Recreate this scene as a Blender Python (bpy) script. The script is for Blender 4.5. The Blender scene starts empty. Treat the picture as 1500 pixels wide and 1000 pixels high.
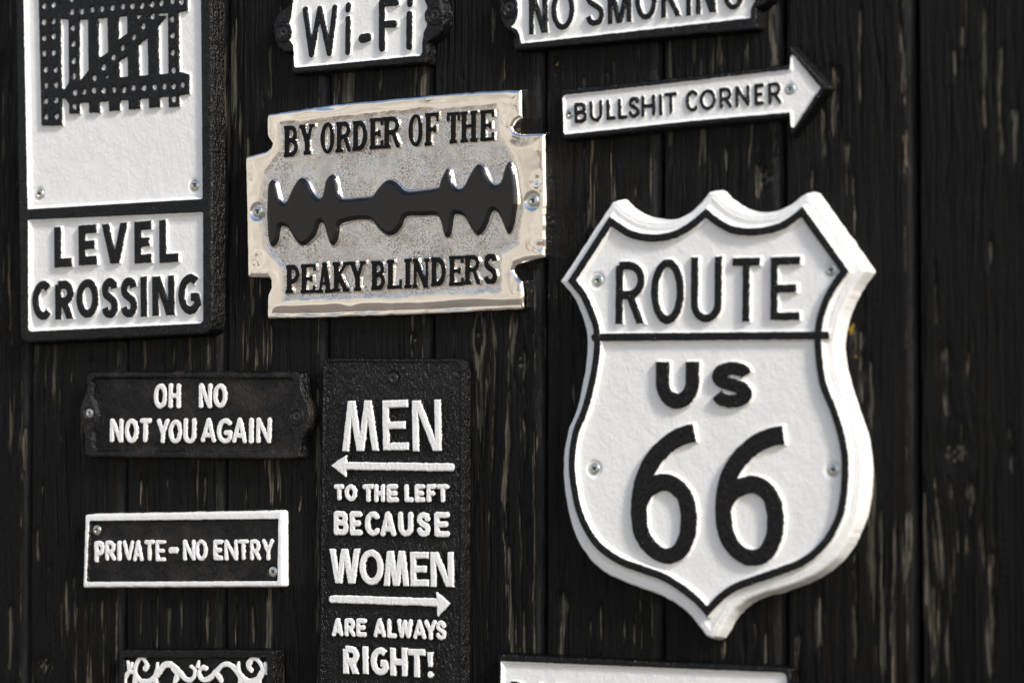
import bpy, math, random
import numpy as np
from mathutils import Vector, Matrix

random.seed(7)
SC = bpy.context.scene
COL = SC.collection
R_ = math.radians

# ------------------------------------------------------------------ camera
F = 3750.0                                   # focal length in photograph pixels (photo 1500 x 1000)
YAW, PITCH = R_(32.0), math.atan(140.0/F)
DIST = 1.66
TGT = Vector((0, 0, 1.5))
dirv = Vector((-math.sin(YAW)*math.cos(PITCH), math.cos(YAW)*math.cos(PITCH), math.sin(PITCH)))
cam_d = bpy.data.cameras.new('camera')
cam = bpy.data.objects.new('camera', cam_d); COL.objects.link(cam)
cam.location = TGT - dirv*DIST
cam.rotation_euler = (math.pi/2 + PITCH, 0, YAW)
cam_d.sensor_width = 36.0
cam_d.lens = F/1500*36
cam_d.clip_start = 0.05; cam_d.clip_end = 3000
SC.camera = cam
cam_d.dof.use_dof = True
cam_d.dof.focus_distance = 1.735
cam_d.dof.aperture_fstop = 5.6
cam_d.dof.aperture_blades = 9

# ------------------------------------------------------------------ world, sun, exposure
SUN_AZ = R_(70)      # from the wall's outward normal towards the right
SUN_EL = R_(34)
w = bpy.data.worlds.new('World'); SC.world = w; w.use_nodes = True
nt = w.node_tree; nt.nodes.clear()
sky = nt.nodes.new('ShaderNodeTexSky'); sky.sky_type = 'NISHITA'; sky.sun_disc = False
sky.sun_elevation = SUN_EL
sun_dir = Vector((math.sin(SUN_AZ)*math.cos(SUN_EL), -math.cos(SUN_AZ)*math.cos(SUN_EL), math.sin(SUN_EL)))
sky.sun_rotation = math.atan2(sun_dir.x, sun_dir.y)
sky.air_density = 1.0; sky.dust_density = 1.6; sky.ozone_density = 0.15
bg = nt.nodes.new('ShaderNodeBackground'); bg.inputs['Strength'].default_value = 0.15
wo = nt.nodes.new('ShaderNodeOutputWorld')
nt.links.new(sky.outputs[0], bg.inputs[0]); nt.links.new(bg.outputs[0], wo.inputs[0])
sd = bpy.data.lights.new('sun', 'SUN'); sd.energy = 2.8; sd.angle = R_(8); sd.color = (1, 0.96, 0.90)
so = bpy.data.objects.new('sun', sd); COL.objects.link(so)
so.rotation_euler = (-sun_dir).to_track_quat('-Z', 'Y').to_euler()
SC.view_settings.view_transform = 'Standard'
SC.view_settings.look = 'None'
SC.view_settings.exposure = 0.44
SC.view_settings.gamma = 1.0
try: SC.view_settings.use_curve_mapping = False
except Exception: pass

# ------------------------------------------------------------------ helpers: photo pixel -> point on the wall (mm)
cm = np.array(cam.rotation_euler.to_matrix())
cl = np.array(cam.location)
def W(px, py, h=0.0):
    """photo pixel -> (x, z) in mm on the plane h mm in front of the wall"""
    d = cm @ np.array([(px-750)/F, (500-py)/F, -1.0])
    t = (-h*0.001 - cl[1])/d[1]
    p = cl + d*t
    return np.array([p[0]*1000, p[2]*1000])
def Z(ox, oy, s, pts):
    return [(ox+x/s, oy+y/s) for x, y in pts]

# ------------------------------------------------------------------ numpy noise
def _hash(i, j, seed):
    n = (i.astype(np.int64)*374761393 + j.astype(np.int64)*668265263 + seed*974634777) & 0xffffffff
    n = ((n ^ (n >> 13))*1274126177) & 0xffffffff
    return ((n ^ (n >> 16)) & 0xffff)/65535.0
def vn(x, y, seed=0):
    xi = np.floor(x); yi = np.floor(y); fx = x-xi; fy = y-yi
    fx = fx*fx*(3-2*fx); fy = fy*fy*(3-2*fy)
    a = _hash(xi, yi, seed); b = _hash(xi+1, yi, seed); c = _hash(xi, yi+1, seed); d = _hash(xi+1, yi+1, seed)
    return (a*(1-fx)+b*fx)*(1-fy)+(c*(1-fx)+d*fx)*fy
def fbm(x, y, seed=0, o=3):
    s = 0; a = 1; t = 0
    for k in range(o):
        s = s+a*vn(x*2**k, y*2**k, seed+k*17); t += a; a *= .5
    return s/t

# ------------------------------------------------------------------ distance fields (positive inside)
def d_seg(X, Y, a, b):
    vx, vy = b[0]-a[0], b[1]-a[1]
    L = vx*vx+vy*vy
    if L < 1e-12: return np.hypot(X-a[0], Y-a[1])
    t = np.clip(((X-a[0])*vx+(Y-a[1])*vy)/L, 0, 1)
    return np.hypot(X-a[0]-t*vx, Y-a[1]-t*vy)
def sd_poly(X, Y, P):
    d = np.full(X.shape, 1e9); ins = np.zeros(X.shape, bool)
    n = len(P)
    for i in range(n):
        a = P[i]; b = P[(i+1) % n]
        d = np.minimum(d, d_seg(X, Y, a, b))
        c = (a[1] > Y) != (b[1] > Y)
        if a[1] != b[1]:
            xx = (b[0]-a[0])*(Y-a[1])/(b[1]-a[1])+a[0]
            ins ^= (c & (X < xx))
    return np.where(ins, d, -d)
def sd_stroke(X, Y, P, r, flat=(False, False)):
    """r: a number or one radius per point"""
    if np.isscalar(r): r = [r]*len(P)
    D = np.full(X.shape, -1e9)
    n = len(P)
    if math.hypot(P[0][0]-P[-1][0], P[0][1]-P[-1][1]) < 1e-3: flat = (False, False)
    cum = [0]
    for i in range(n-1): cum.append(cum[-1]+math.hypot(P[i+1][0]-P[i][0], P[i+1][1]-P[i][1]))
    def cut(e, q):
        tx, ty = e[0]-q[0], e[1]-q[1]; l = math.hypot(tx, ty)+1e-9
        return -((X-e[0])*tx+(Y-e[1])*ty)/l
    c0 = cut(P[0], P[1]) if flat[0] else None
    c1 = cut(P[-1], P[-2]) if flat[1] else None
    for i in range(n-1):
        a, b = P[i], P[i+1]
        vx, vy = b[0]-a[0], b[1]-a[1]; L = vx*vx+vy*vy+1e-12
        t = np.clip(((X-a[0])*vx+(Y-a[1])*vy)/L, 0, 1)
        d = r[i]*(1-t)+r[i+1]*t-np.hypot(X-a[0]-t*vx, Y-a[1]-t*vy)
        if c0 is not None and cum[i] < 1.6*r[0]: d = np.minimum(d, c0)
        if c1 is not None and cum[-1]-cum[i+1] < 1.6*r[-1]: d = np.minimum(d, c1)
        D = np.maximum(D, d)
    return D
def spline(P, n=6):
    P = [np.array(p, float) for p in P]
    Q = [2*P[0]-P[1]]+P+[2*P[-1]-P[-2]]
    out = []
    for i in range(1, len(Q)-2):
        p0, p1, p2, p3 = Q[i-1:i+3]
        for k in range(n):
            t = k/n
            out.append(tuple(.5*((2*p1)+(-p0+p2)*t+(2*p0-5*p1+4*p2-p3)*t*t+(-p0+3*p1-3*p2+p3)*t**3)))
    out.append(tuple(P[-1]))
    return out
def arc(cx, cy, rx, ry, a0, a1, n=16):
    return [(cx+rx*math.cos(R_(a0+(a1-a0)*i/n)), cy+ry*math.sin(R_(a0+(a1-a0)*i/n))) for i in range(n+1)]
def sstep(a, b, x):
    t = np.clip((x-a)/(b-a), 0, 1); return t*t*(3-2*t)

# ------------------------------------------------------------------ glyphs: box w x h (mm), stroke radius r, end inset e
def bowl(x0, xr, y0, y1):
    ry = (y1-y0)/2; rx = min(ry, (xr-x0)*.75)
    return [(x0, y1)]+arc(xr-rx, (y0+y1)/2, rx, ry, 90, -90, 12)+[(x0, y0)]
S_PTS = [(.95, .80), (.85, .93), (.5, 1), (.16, .93), (.03, .76), (.15, .61), (.5, .50), (.84, .39), (.98, .23), (.83, .06), (.48, 0), (.15, .06), (.02, .20)]
def glyph(ch, w, h, r, e):
    l, R, b, t, m, c = r, w-r, r, h-r, h/2, w/2
    x = -r if e == 0 else e           # diagonals run past the box and are cut flat
    S = lambda *p: ('s', list(p), r)
    if ch == 'A': return [S((l, x), (c-.12*r, h-x)), S((c+.12*r, h-x), (R, x)), S((l+.28*(c-l), h*.3), (R-.28*(c-l), h*.3))]
    if ch == 'B': return [S((l, b), (l, t)), ('s', bowl(l, R-.06*w, m+.02*h, t), r), ('s', bowl(l, R, b, m+.02*h), r)]
    if ch == 'C': return [('s', arc(c+.06*w, m, R-c+.06*w, t-m, 48, 312, 28), r)]
    if ch == 'D': return [S((l, b), (l, t)), ('s', bowl(l, R, b, t), r)]
    if ch == 'E': return [S((l, e), (l, h-e)), S((l, t), (w-e, t)), S((l, m), (w*.88-e, m)), S((l, b), (w-e, b))]
    if ch == 'F': return [S((l, e), (l, h-e)), S((l, t), (w-e, t)), S((l, m), (w*.86-e, m))]
    if ch == 'G': return [('s', arc(c+.04*w, m, R-c+.04*w, t-m, 50, 325, 28)+[(R-.02*w, .43*h), (w*.58, .43*h)], r)]
    if ch == 'H': return [S((l, e), (l, h-e)), S((R, e), (R, h-e)), S((l, m), (R, m))]
    if ch == 'I': return [S((c, e), (c, h-e))]
    if ch == 'K': return [S((l, e), (l, h-e)), S((R, h-x), (l, m-.08*h)), S((l+.3*(R-l), m+.08*h), (R, x))]
    if ch == 'L': return [S((l, e), (l, h-e)), S((l, b), (w-e, b))]
    if ch == 'M': return [S((l, x), (w*.27, h-x)), S((w*.27, h-x), (c, x)), S((c, x), (w*.73, h-x)), S((w*.73, h-x), (R, x))]
    if ch == 'm': return [S((l, e), (l, h-e)), S((R, e), (R, h-e)), S((l, h-x), (c, x)), S((c, x), (R, h-x))]
    if ch == 'N': return [S((l, e), (l, h-e)), S((R, e), (R, h-e)), S((l+.2*r, h-x), (R-.2*r, x))]
    if ch == 'O': return [('s', arc(c, m, R-c, t-m, 0, 360, 36), r)]
    if ch == 'P': return [S((l, e), (l, t)), ('s', bowl(l, R, h*.42, t), r)]
    if ch == 'R': return [S((l, e), (l, t)), ('s', bowl(l, R-.03*w, h*.46, t), r), S((l+.45*(R-l), h*.46), (R, x))]
    if ch == 'S': return [('s', spline([(l+p*(R-l), b+q*(t-b)) for p, q in S_PTS], 4), r)]
    if ch == 'T': return [S((c, e), (c, h-e)), S((e, t), (w-e, t))]
    if ch == 'U': return [('s', [(l, h-e)]+arc(c, b+(R-c)*1.15, R-c, (R-c)*1.15, 180, 360, 16)+[(R, h-e)], r)]
    if ch == 'V': return [S((l, h-x), (c, x)), S((c, x), (R, h-x))]
    if ch == 'W': return [S((l, h-x), (w*.29, x)), S((w*.29, x), (c, h*.98-x)), S((c, h*.98-x), (w*.72, x)), S((w*.72, x), (R, h-x))]
    if ch == 'Y': return [S((l, h-x), (c, h*.42)), S((R, h-x), (c, h*.42)), S((c, h*.42), (c, e))]
    if ch == '-': return [S((r, m), (w-r, m))]
    if ch == 'i': return [S((c, e), (c, h*.66)), S((c, h*.88), (c, h*.93))]
    if ch == '!': return [('s', [(c, h-r*1.1), (c, h*.38)], [r*1.1, r*.7]), ('p', arc(c, r*1.02, r*1.02, r*1.02, 0, 360, 20))]
    raise KeyError(ch)
def glyph_serif(ch, w, h, r, e):
    """condensed slab serif: heavy stems (radius r), thin bars"""
    q = r*.52; l = r*1.3; R = w-r*1.1
    def st(x, y0=0, y1=h): return ('s', [(x, y0), (x, y1)], r)
    def bar(x0, x1, y): return ('s', [(x0, y), (x1, y)], q)
    def sf(x, top): y = h-q if top else q; return bar(x-r*1.55, x+r*1.55, y)
    if ch == 'B': return [st(l), bar(0, l, h-q), bar(0, l, q), ('s', bowl(l, R-.05*w, h*.53, h-r*.6), r*.72), ('s', bowl(l, R, r*.6, h*.53), r*.75)]
    if ch == 'Y': return [('s', [(l*.9, h), (w*.52, h*.4)], r), ('s', [(w-r*1.2, h), (w*.52, h*.4)], r*.6), st(w*.52, 0, h*.42), sf(w*.52, 0), bar(0, r*2.6, h-q), bar(w-r*2.4, w, h-q)]
    if ch == 'O': return [('p', arc(w/2, h/2, w/2, h/2, 0, 360, 36)), ('n', arc(w/2, h/2, w/2-r*1.75, h/2-r*1.0, 0, 360, 36))]
    if ch == 'R': return [st(l), sf(l, 0), bar(0, l, h-q), ('s', bowl(l, R-.06*w, h*.5, h-r*.6), r*.72), ('s', [(w*.55, h*.5), (w*.82, r*.6), (w-q, r*.6)], r*.8)]
    if ch == 'P': return [st(l), sf(l, 0), bar(0, l, h-q), ('s', bowl(l, R, h*.42, h-r*.6), r*.75)]
    if ch == 'D': return [st(l), bar(0, l, h-q), bar(0, l, q), ('s', bowl(l, R, r*.6, h-r*.6), r*.85)]
    if ch == 'E': return [st(l), bar(0, w-q, h-q), bar(0, w-q, q), bar(l, w*.72, h*.5), ('s', [(w-q, h), (w-q, h*.78)], q), ('s', [(w-q, 0), (w-q, h*.24)], q), ('s', [(w*.72, h*.6), (w*.72, h*.4)], q)]
    if ch == 'F': return [st(l), sf(l, 0), bar(0, w-q, h-q), bar(l, w*.72, h*.5), ('s', [(w-q, h), (w-q, h*.74)], q), ('s', [(w*.72, h*.6), (w*.72, h*.4)], q)]
    if ch == 'T': return [st(w/2), sf(w/2, 0), bar(0, w, h-q), ('s', [(q, h), (q, h*.74)], q), ('s', [(w-q, h), (w-q, h*.74)], q)]
    if ch == 'H': return [st(l), st(w-l), bar(l, w-l, h*.52), sf(l, 0), sf(l, 1), sf(w-l, 0), sf(w-l, 1)]
    if ch == 'A': return [('s', [(w*.24, 0), (w*.48, h)], r*.5), ('s', [(w*.5, h), (w*.8, 0)], r), bar(w*.28, w*.7, h*.3), bar(0, w*.42, q), bar(w*.56, w, q)]
    if ch == 'K': return [st(l), sf(l, 0), sf(l, 1), ('s', [(w*.85, h), (l, h*.45)], r*.5), ('s', [(l+r, h*.55), (w*.84, 0)], r*.9), bar(w*.62, w, h-q), bar(w*.6, w, q)]
    if ch == 'L': return [st(l), sf(l, 1), bar(0, w-q, q), ('s', [(w-q, 0), (w-q, h*.3)], q)]
    if ch == 'I': return [st(w/2), sf(w/2, 0), sf(w/2, 1)]
    if ch == 'N': return [('s', [(l*.8, 0), (l*.8, h)], r*.55), ('s', [(w-l*.7, 0), (w-l*.7, h)], r*.55), ('s', [(l*.8, h), (w-l*.9, 0)], r), bar(0, l*1.6, q), bar(0, l*1.6, h-q), bar(w-l*1.6, w, h-q)]
    if ch == 'S': return [('s', spline([(r+a*(w-2*r), r*.6+b*(h-1.2*r)) for a, b in S_PTS], 4), r*.95)]
    raise KeyError(ch)

# ------------------------------------------------------------------ materials
def new_mat(name):
    m = bpy.data.materials.new(name); m.use_nodes = True
    nt = m.node_tree; nt.nodes.clear()
    N = lambda t, **k: _mk(nt, t, k)
    out = N('ShaderNodeOutputMaterial')
    return m, nt, N, out
def _mk(nt, t, k):
    n = nt.nodes.new(t)
    for a, v in k.items():
        if a in n.inputs.keys() if isinstance(a, str) else False: n.inputs[a].default_value = v
        else: setattr(n, a, v)
    return n
def L(nt, a, b): nt.links.new(a, b)
def ramp(N, nt, src, stops, interp='LINEAR'):
    r = N('ShaderNodeValToRGB'); r.color_ramp.interpolation = interp
    el = r.color_ramp.elements
    while len(el) < len(stops): el.new(.5)
    for e, (p, c) in zip(el, stops):
        e.position = p; e.color = (c, c, c, 1) if np.isscalar(c) else (*c, 1)
    L(nt, src, r.inputs[0]); return r
def noise(N, nt, vec, scale, detail=3, rough=.5, dist=0):
    n = N('ShaderNodeTexNoise'); n.inputs['Scale'].default_value = scale; n.inputs['Detail'].default_value = detail
    n.inputs['Roughness'].default_value = rough; n.inputs['Distortion'].default_value = dist
    L(nt, vec, n.inputs['Vector']); return n
def math_(N, nt, op, a, b=None, clamp=False):
    n = N('ShaderNodeMath'); n.operation = op; n.use_clamp = clamp
    for i, v in enumerate((a, b)):
        if v is None: continue
        if isinstance(v, (int, float)): n.inputs[i].default_value = v
        else: L(nt, v, n.inputs[i])
    return n.outputs[0]
def mixc(N, nt, f, a, b):
    n = N('ShaderNodeMix'); n.data_type = 'RGBA'
    if isinstance(f, (int, float)): n.inputs[0].default_value = f
    else: L(nt, f, n.inputs[0])
    for i, v in ((6, a), (7, b)):
        if isinstance(v, tuple): n.inputs[i].default_value = (*v, 1)
        else: L(nt, v, n.inputs[i])
    return n.outputs[2]
def mixf(N, nt, f, a, b):
    n = N('ShaderNodeMix'); n.data_type = 'FLOAT'
    L(nt, f, n.inputs[0])
    for i, v in ((2, a), (3, b)):
        if isinstance(v, (int, float)): n.inputs[i].default_value = v
        else: L(nt, v, n.inputs[i])
    return n.outputs[0]

def enamel(name, dust=0.0, white=(.80, .80, .79), grain=1.0, brough=.22):
    """cast iron painted black and white: attribute 'paint' > 0 is the white enamel"""
    m, nt, N, out = new_mat(name)
    p = N('ShaderNodeBsdfPrincipled'); L(nt, p.outputs[0], out.inputs[0])
    tc = N('ShaderNodeNewGeometry').outputs['Position']
    at = N('ShaderNodeAttribute', attribute_name='paint')
    n1 = noise(N, nt, tc, 480, 4, .6).outputs[0]
    n1b = math_(N, nt, 'MULTIPLY', math_(N, nt, 'SUBTRACT', n1, .5), 1.1)
    s = math_(N, nt, 'ADD', at.outputs['Fac'], n1b)
    f = math_(N, nt, 'ADD', math_(N, nt, 'MULTIPLY', s, 4.5), .5, True)
    # white enamel: faint warm dirt
    n2 = noise(N, nt, tc, 26, 5, .62).outputs[0]
    r2 = ramp(N, nt, n2, [(.42, 0.0), (.78, 1.0)]).outputs[0]
    wcol = mixc(N, nt, math_(N, nt, 'MULTIPLY', r2, .22), white, (.60, .575, .52))
    sp = noise(N, nt, tc, 900, 1).outputs[0]
    spk = ramp(N, nt, sp, [(.735, 0.0), (.77, 1.0)]).outputs[0]
    wcol = mixc(N, nt, math_(N, nt, 'MULTIPLY', spk, .35), wcol, (.18, .16, .14))
    # black enamel
    n3 = noise(N, nt, tc, 42, 5, .6).outputs[0]
    r3 = ramp(N, nt, n3, [(.45, 0.0), (.66, 1.0)]).outputs[0]
    bcol = mixc(N, nt, math_(N, nt, 'MULTIPLY', r3, dust), (.0028, .0027, .0030), (.040, .034, .029))
    col = mixc(N, nt, f, bcol, wcol)
    L(nt, col, p.inputs['Base Color'])
    brg = math_(N, nt, 'ADD', math_(N, nt, 'MULTIPLY', r3, .25*min(1, dust*2)), brough)
    L(nt, mixf(N, nt, f, brg, .42), p.inputs['Roughness'])
    L(nt, mixf(N, nt, f, .28, .5), p.inputs['Specular IOR Level'])
    # cast grain and brushed paint: short slanting streaks
    mp = N('ShaderNodeMapping'); mp.inputs['Rotation'].default_value = (0, R_(35), 0); mp.inputs['Scale'].default_value = (1, 1, .42)
    L(nt, tc, mp.inputs['Vector'])
    g1 = noise(N, nt, mp.outputs[0], 620, 3, .55).outputs[0]
    g2 = noise(N, nt, tc, 1150, 2, .5).outputs[0]
    g3 = noise(N, nt, tc, 120, 3, .5).outputs[0]
    hsum = math_(N, nt, 'ADD', math_(N, nt, 'ADD', g1, math_(N, nt, 'MULTIPLY', g2, .35)), math_(N, nt, 'MULTIPLY', g3, .4))
    bp = N('ShaderNodeBump'); bp.inputs['Distance'].default_value = .0015*grain
    L(nt, mixf(N, nt, f, 1.0, .17), bp.inputs['Strength'])
    L(nt, hsum, bp.inputs['Height']); L(nt, bp.outputs[0], p.inputs['Normal'])
    return m
M_EN = enamel('painted_cast_iron')
M_DUST = enamel('dusty_painted_cast_iron', dust=.55)
M_SHIELD = enamel('shield_enamel', grain=.9)
M_MENS = enamel('rough_black_enamel', grain=1.6, brough=.22)

def metal(name):
    m, nt, N, out = new_mat(name)
    p = N('ShaderNodeBsdfPrincipled'); L(nt, p.outputs[0], out.inputs[0])
    tc = N('ShaderNodeNewGeometry').outputs['Position']
    at = N('ShaderNodeAttribute', attribute_name='paint').outputs['Fac']     # >0 black lacquer
    pol = N('ShaderNodeAttribute', attribute_name='polish').outputs['Fac']   # 1 polished, 0 rough casting
    n1 = noise(N, nt, tc, 900, 2).outputs[0]
    s = math_(N, nt, 'ADD', at, math_(N, nt, 'MULTIPLY', math_(N, nt, 'SUBTRACT', n1, .5), .5))
    f = math_(N, nt, 'ADD', math_(N, nt, 'MULTIPLY', s, 5), .5, True)
    n0 = noise(N, nt, tc, 40, 4, .6).outputs[0]
    polf = math_(N, nt, 'ADD', pol, math_(N, nt, 'MULTIPLY', math_(N, nt, 'SUBTRACT', n0, .5), .35), True)
    pits = noise(N, nt, tc, 950, 3, .6).outputs[0]
    pr = ramp(N, nt, pits, [(.40, 1.0), (.50, 0.0)]).outputs[0]
    blot = ramp(N, nt, noise(N, nt, tc, 75, 5, .65).outputs[0], [(.40, 1.0), (.50, 0.0)]).outputs[0]
    inv = math_(N, nt, 'SUBTRACT', 1.0, polf, True)
    pitf = math_(N, nt, 'MULTIPLY', math_(N, nt, 'MAXIMUM', math_(N, nt, 'MULTIPLY', pr, ramp(N, nt, noise(N, nt, tc, 60, 3).outputs[0], [(.35, .25), (.6, 1.0)]).outputs[0]), math_(N, nt, 'MULTIPLY', blot, .3)), inv)
    alu = mixc(N, nt, pitf, (.93, .885, .825), (.25, .21, .17))
    L(nt, mixc(N, nt, f, alu, (.006, .006, .007)), p.inputs['Base Color'])
    L(nt, mixf(N, nt, f, 1.0, 0.0), p.inputs['Metallic'])
    rg = mixf(N, nt, polf, .29, .07)
    L(nt, mixf(N, nt, f, rg, mixf(N, nt, polf, .45, .13)), p.inputs['Roughness'])
    L(nt, mixf(N, nt, math_(N, nt, 'MULTIPLY', math_(N, nt, 'SUBTRACT', pol, .55), 2.2, True), .12, .42), p.inputs['Specular IOR Level'])
    hgt = math_(N, nt, 'ADD', math_(N, nt, 'MULTIPLY', pits, 1.0), math_(N, nt, 'MULTIPLY', noise(N, nt, tc, 240, 3).outputs[0], .8))
    bp = N('ShaderNodeBump'); bp.inputs['Distance'].default_value = .0006
    st = math_(N, nt, 'MULTIPLY', mixf(N, nt, polf, .9, .01), mixf(N, nt, f, 1.0, .12))
    L(nt, st, bp.inputs['Strength'])
    L(nt, hgt, bp.inputs['Height']); L(nt, bp.outputs[0], p.inputs['Normal'])
    return m
M_ALU = metal('polished_aluminium')

def simple(name, col, rough, metallic=0., bump=0., scale=500):
    m, nt, N, out = new_mat(name)
    p = N('ShaderNodeBsdfPrincipled'); L(nt, p.outputs[0], out.inputs[0])
    tc = N('ShaderNodeNewGeometry').outputs['Position']
    nn = noise(N, nt, tc, scale*.5, 4, .6).outputs[0]
    c = mixc(N, nt, ramp(N, nt, nn, [(.35, 0.), (.7, 1.)]).outputs[0], col, tuple(v*.55 for v in col))
    L(nt, c, p.inputs['Base Color'])
    p.inputs['Roughness'].default_value = rough; p.inputs['Metallic'].default_value = metallic
    if bump:
        bp = N('ShaderNodeBump'); bp.inputs['Distance'].default_value = .0003; bp.inputs['Strength'].default_value = bump
        L(nt, noise(N, nt, tc, scale, 3).outputs[0], bp.inputs['Height']); L(nt, bp.outputs[0], p.inputs['Normal'])
    return m
M_ZINC = simple('zinc_plated_steel', (.74, .78, .73), .36, 1.0, .25, 700)
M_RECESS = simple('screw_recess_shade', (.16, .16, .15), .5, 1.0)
M_BSCREW = simple('black_painted_screw', (.012, .012, .012), .34, 0., .6, 600)

def wood():
    m, nt, N, out = new_mat('weathered_black_boards')
    p = N('ShaderNodeBsdfPrincipled'); L(nt, p.outputs[0], out.inputs[0])
    pos = N('ShaderNodeNewGeometry').outputs['Position']
    bare_and_lit = N('ShaderNodeAttribute', attribute_name='bare_and_lit').outputs['Fac']  # worn paint, plus a light strip painted along right board edges
    mp = N('ShaderNodeMapping'); mp.inputs['Scale'].default_value = (1, 1, .05)
    L(nt, pos, mp.inputs['Vector'])
    g1 = noise(N, nt, mp.outputs[0], 900, 4, .6, .3).outputs[0]
    g2 = noise(N, nt, mp.outputs[0], 260, 4, .6, .6).outputs[0]
    mp2 = N('ShaderNodeMapping'); mp2.inputs['Scale'].default_value = (1, 1, .12); L(nt, pos, mp2.inputs['Vector'])
    g3 = noise(N, nt, mp2.outputs[0], 420, 4, .65).outputs[0]
    # the traced wear says how much paint is gone; the grain decides where it went
    mp3 = N('ShaderNodeMapping'); mp3.inputs['Scale'].default_value = (1, 1, .045); L(nt, pos, mp3.inputs['Vector'])
    g4 = noise(N, nt, mp3.outputs[0], 1000, 4, .6, .5).outputs[0]
    s = math_(N, nt, 'ADD', math_(N, nt, 'MULTIPLY', bare_and_lit, .42), math_(N, nt, 'ADD', math_(N, nt, 'MULTIPLY', g4, 1.0), math_(N, nt, 'MULTIPLY', g3, .35)))
    f = math_(N, nt, 'MULTIPLY', math_(N, nt, 'SUBTRACT', s, .950), 18, True)
    edg = N('ShaderNodeAttribute', attribute_name='arris_light').outputs['Fac']
    ef = math_(N, nt, 'MULTIPLY', edg, ramp(N, nt, g3, [(.35, .25), (.6, 1.0)]).outputs[0], True)  # greyer, shinier paint imitating sunlight on the right chamfers
    hue = noise(N, nt, pos, 14, 3).outputs[0]
    wc = mixc(N, nt, ramp(N, nt, hue, [(.53, 0.), (.66, 1.)]).outputs[0], (.085, .080, .062), (.20, .15, .105))
    wc = mixc(N, nt, ramp(N, nt, g1, [(.35, 1.), (.6, 0.)]).outputs[0], wc, (.022, .02, .016))
    n5 = noise(N, nt, mp.outputs[0], 60, 4, .6).outputs[0]
    bc = mixc(N, nt, ramp(N, nt, n5, [(.4, 0.), (.7, 1.)]).outputs[0], (.0030, .0030, .0034), (.0062, .0058, .0054))
    n6 = noise(N, nt, mp.outputs[0], 5, 2, .5).outputs[0]
    lich = N('ShaderNodeAttribute', attribute_name='lichen').outputs['Fac']
    lf = math_(N, nt, 'MULTIPLY', math_(N, nt, 'SUBTRACT', math_(N, nt, 'ADD', lich, noise(N, nt, pos, 330, 3).outputs[0]), 1.05), 6, True)
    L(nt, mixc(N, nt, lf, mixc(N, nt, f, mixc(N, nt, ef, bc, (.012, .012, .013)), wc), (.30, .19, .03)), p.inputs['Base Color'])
    rr = mixf(N, nt, ramp(N, nt, g2, [(.3, 0.), (.7, 1.)]).outputs[0], .26, .50)
    L(nt, mixf(N, nt, f, rr, .75), p.inputs['Roughness'])
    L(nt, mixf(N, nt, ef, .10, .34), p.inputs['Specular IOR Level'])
    hh = math_(N, nt, 'ADD', math_(N, nt, 'MULTIPLY', g1, .7), g2)
    hh = math_(N, nt, 'SUBTRACT', hh, math_(N, nt, 'MULTIPLY', f, .9))
    bp = N('ShaderNodeBump'); bp.inputs['Distance'].default_value = .002; bp.inputs['Strength'].default_value = .9
    L(nt, hh, bp.inputs['Height']); L(nt, bp.outputs[0], p.inputs['Normal'])
    return m
M_WOOD = wood()
M_BACK = simple('dark_backing_board', (.006, .006, .006), .8)

# ------------------------------------------------------------------ meshes
def mesh_obj(name, V, Fc, mat, parent=None, attrs=None, loc=(0, 0, 0), mats=None, mi=None):
    me = bpy.data.meshes.new(name)
    V = np.asarray(V, np.float32); Fc = np.asarray(Fc, np.int32)
    me.vertices.add(len(V)); me.vertices.foreach_set('co', V.ravel())
    k = Fc.shape[1]
    me.loops.add(Fc.size); me.loops.foreach_set('vertex_index', Fc.ravel())
    me.polygons.add(len(Fc)); me.polygons.foreach_set('loop_start', np.arange(0, Fc.size, k, dtype=np.int32))
    me.polygons.foreach_set('use_smooth', np.ones(len(Fc), bool))
    for m in (mats or [mat]): me.materials.append(m)
    if mi is not None: me.polygons.foreach_set('material_index', np.asarray(mi, np.int32))
    for a, v in (attrs or {}).items():
        at = me.attributes.new(a, 'FLOAT', 'POINT'); at.data.foreach_set('value', np.asarray(v, np.float32).ravel())
    me.update(calc_edges=True); me.validate()
    o = bpy.data.objects.new(name, me); COL.objects.link(o); o.location = loc
    if parent: o.parent = parent
    return o

def grid(u0, u1, v0, v1, res, resv=None):
    nu = max(3, int(math.ceil((u1-u0)/res))+1); nv = max(3, int(math.ceil((v1-v0)/(resv or res)))+1)
    return np.meshgrid(np.linspace(u0, u1, nu), np.linspace(v0, v1, nv))

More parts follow.
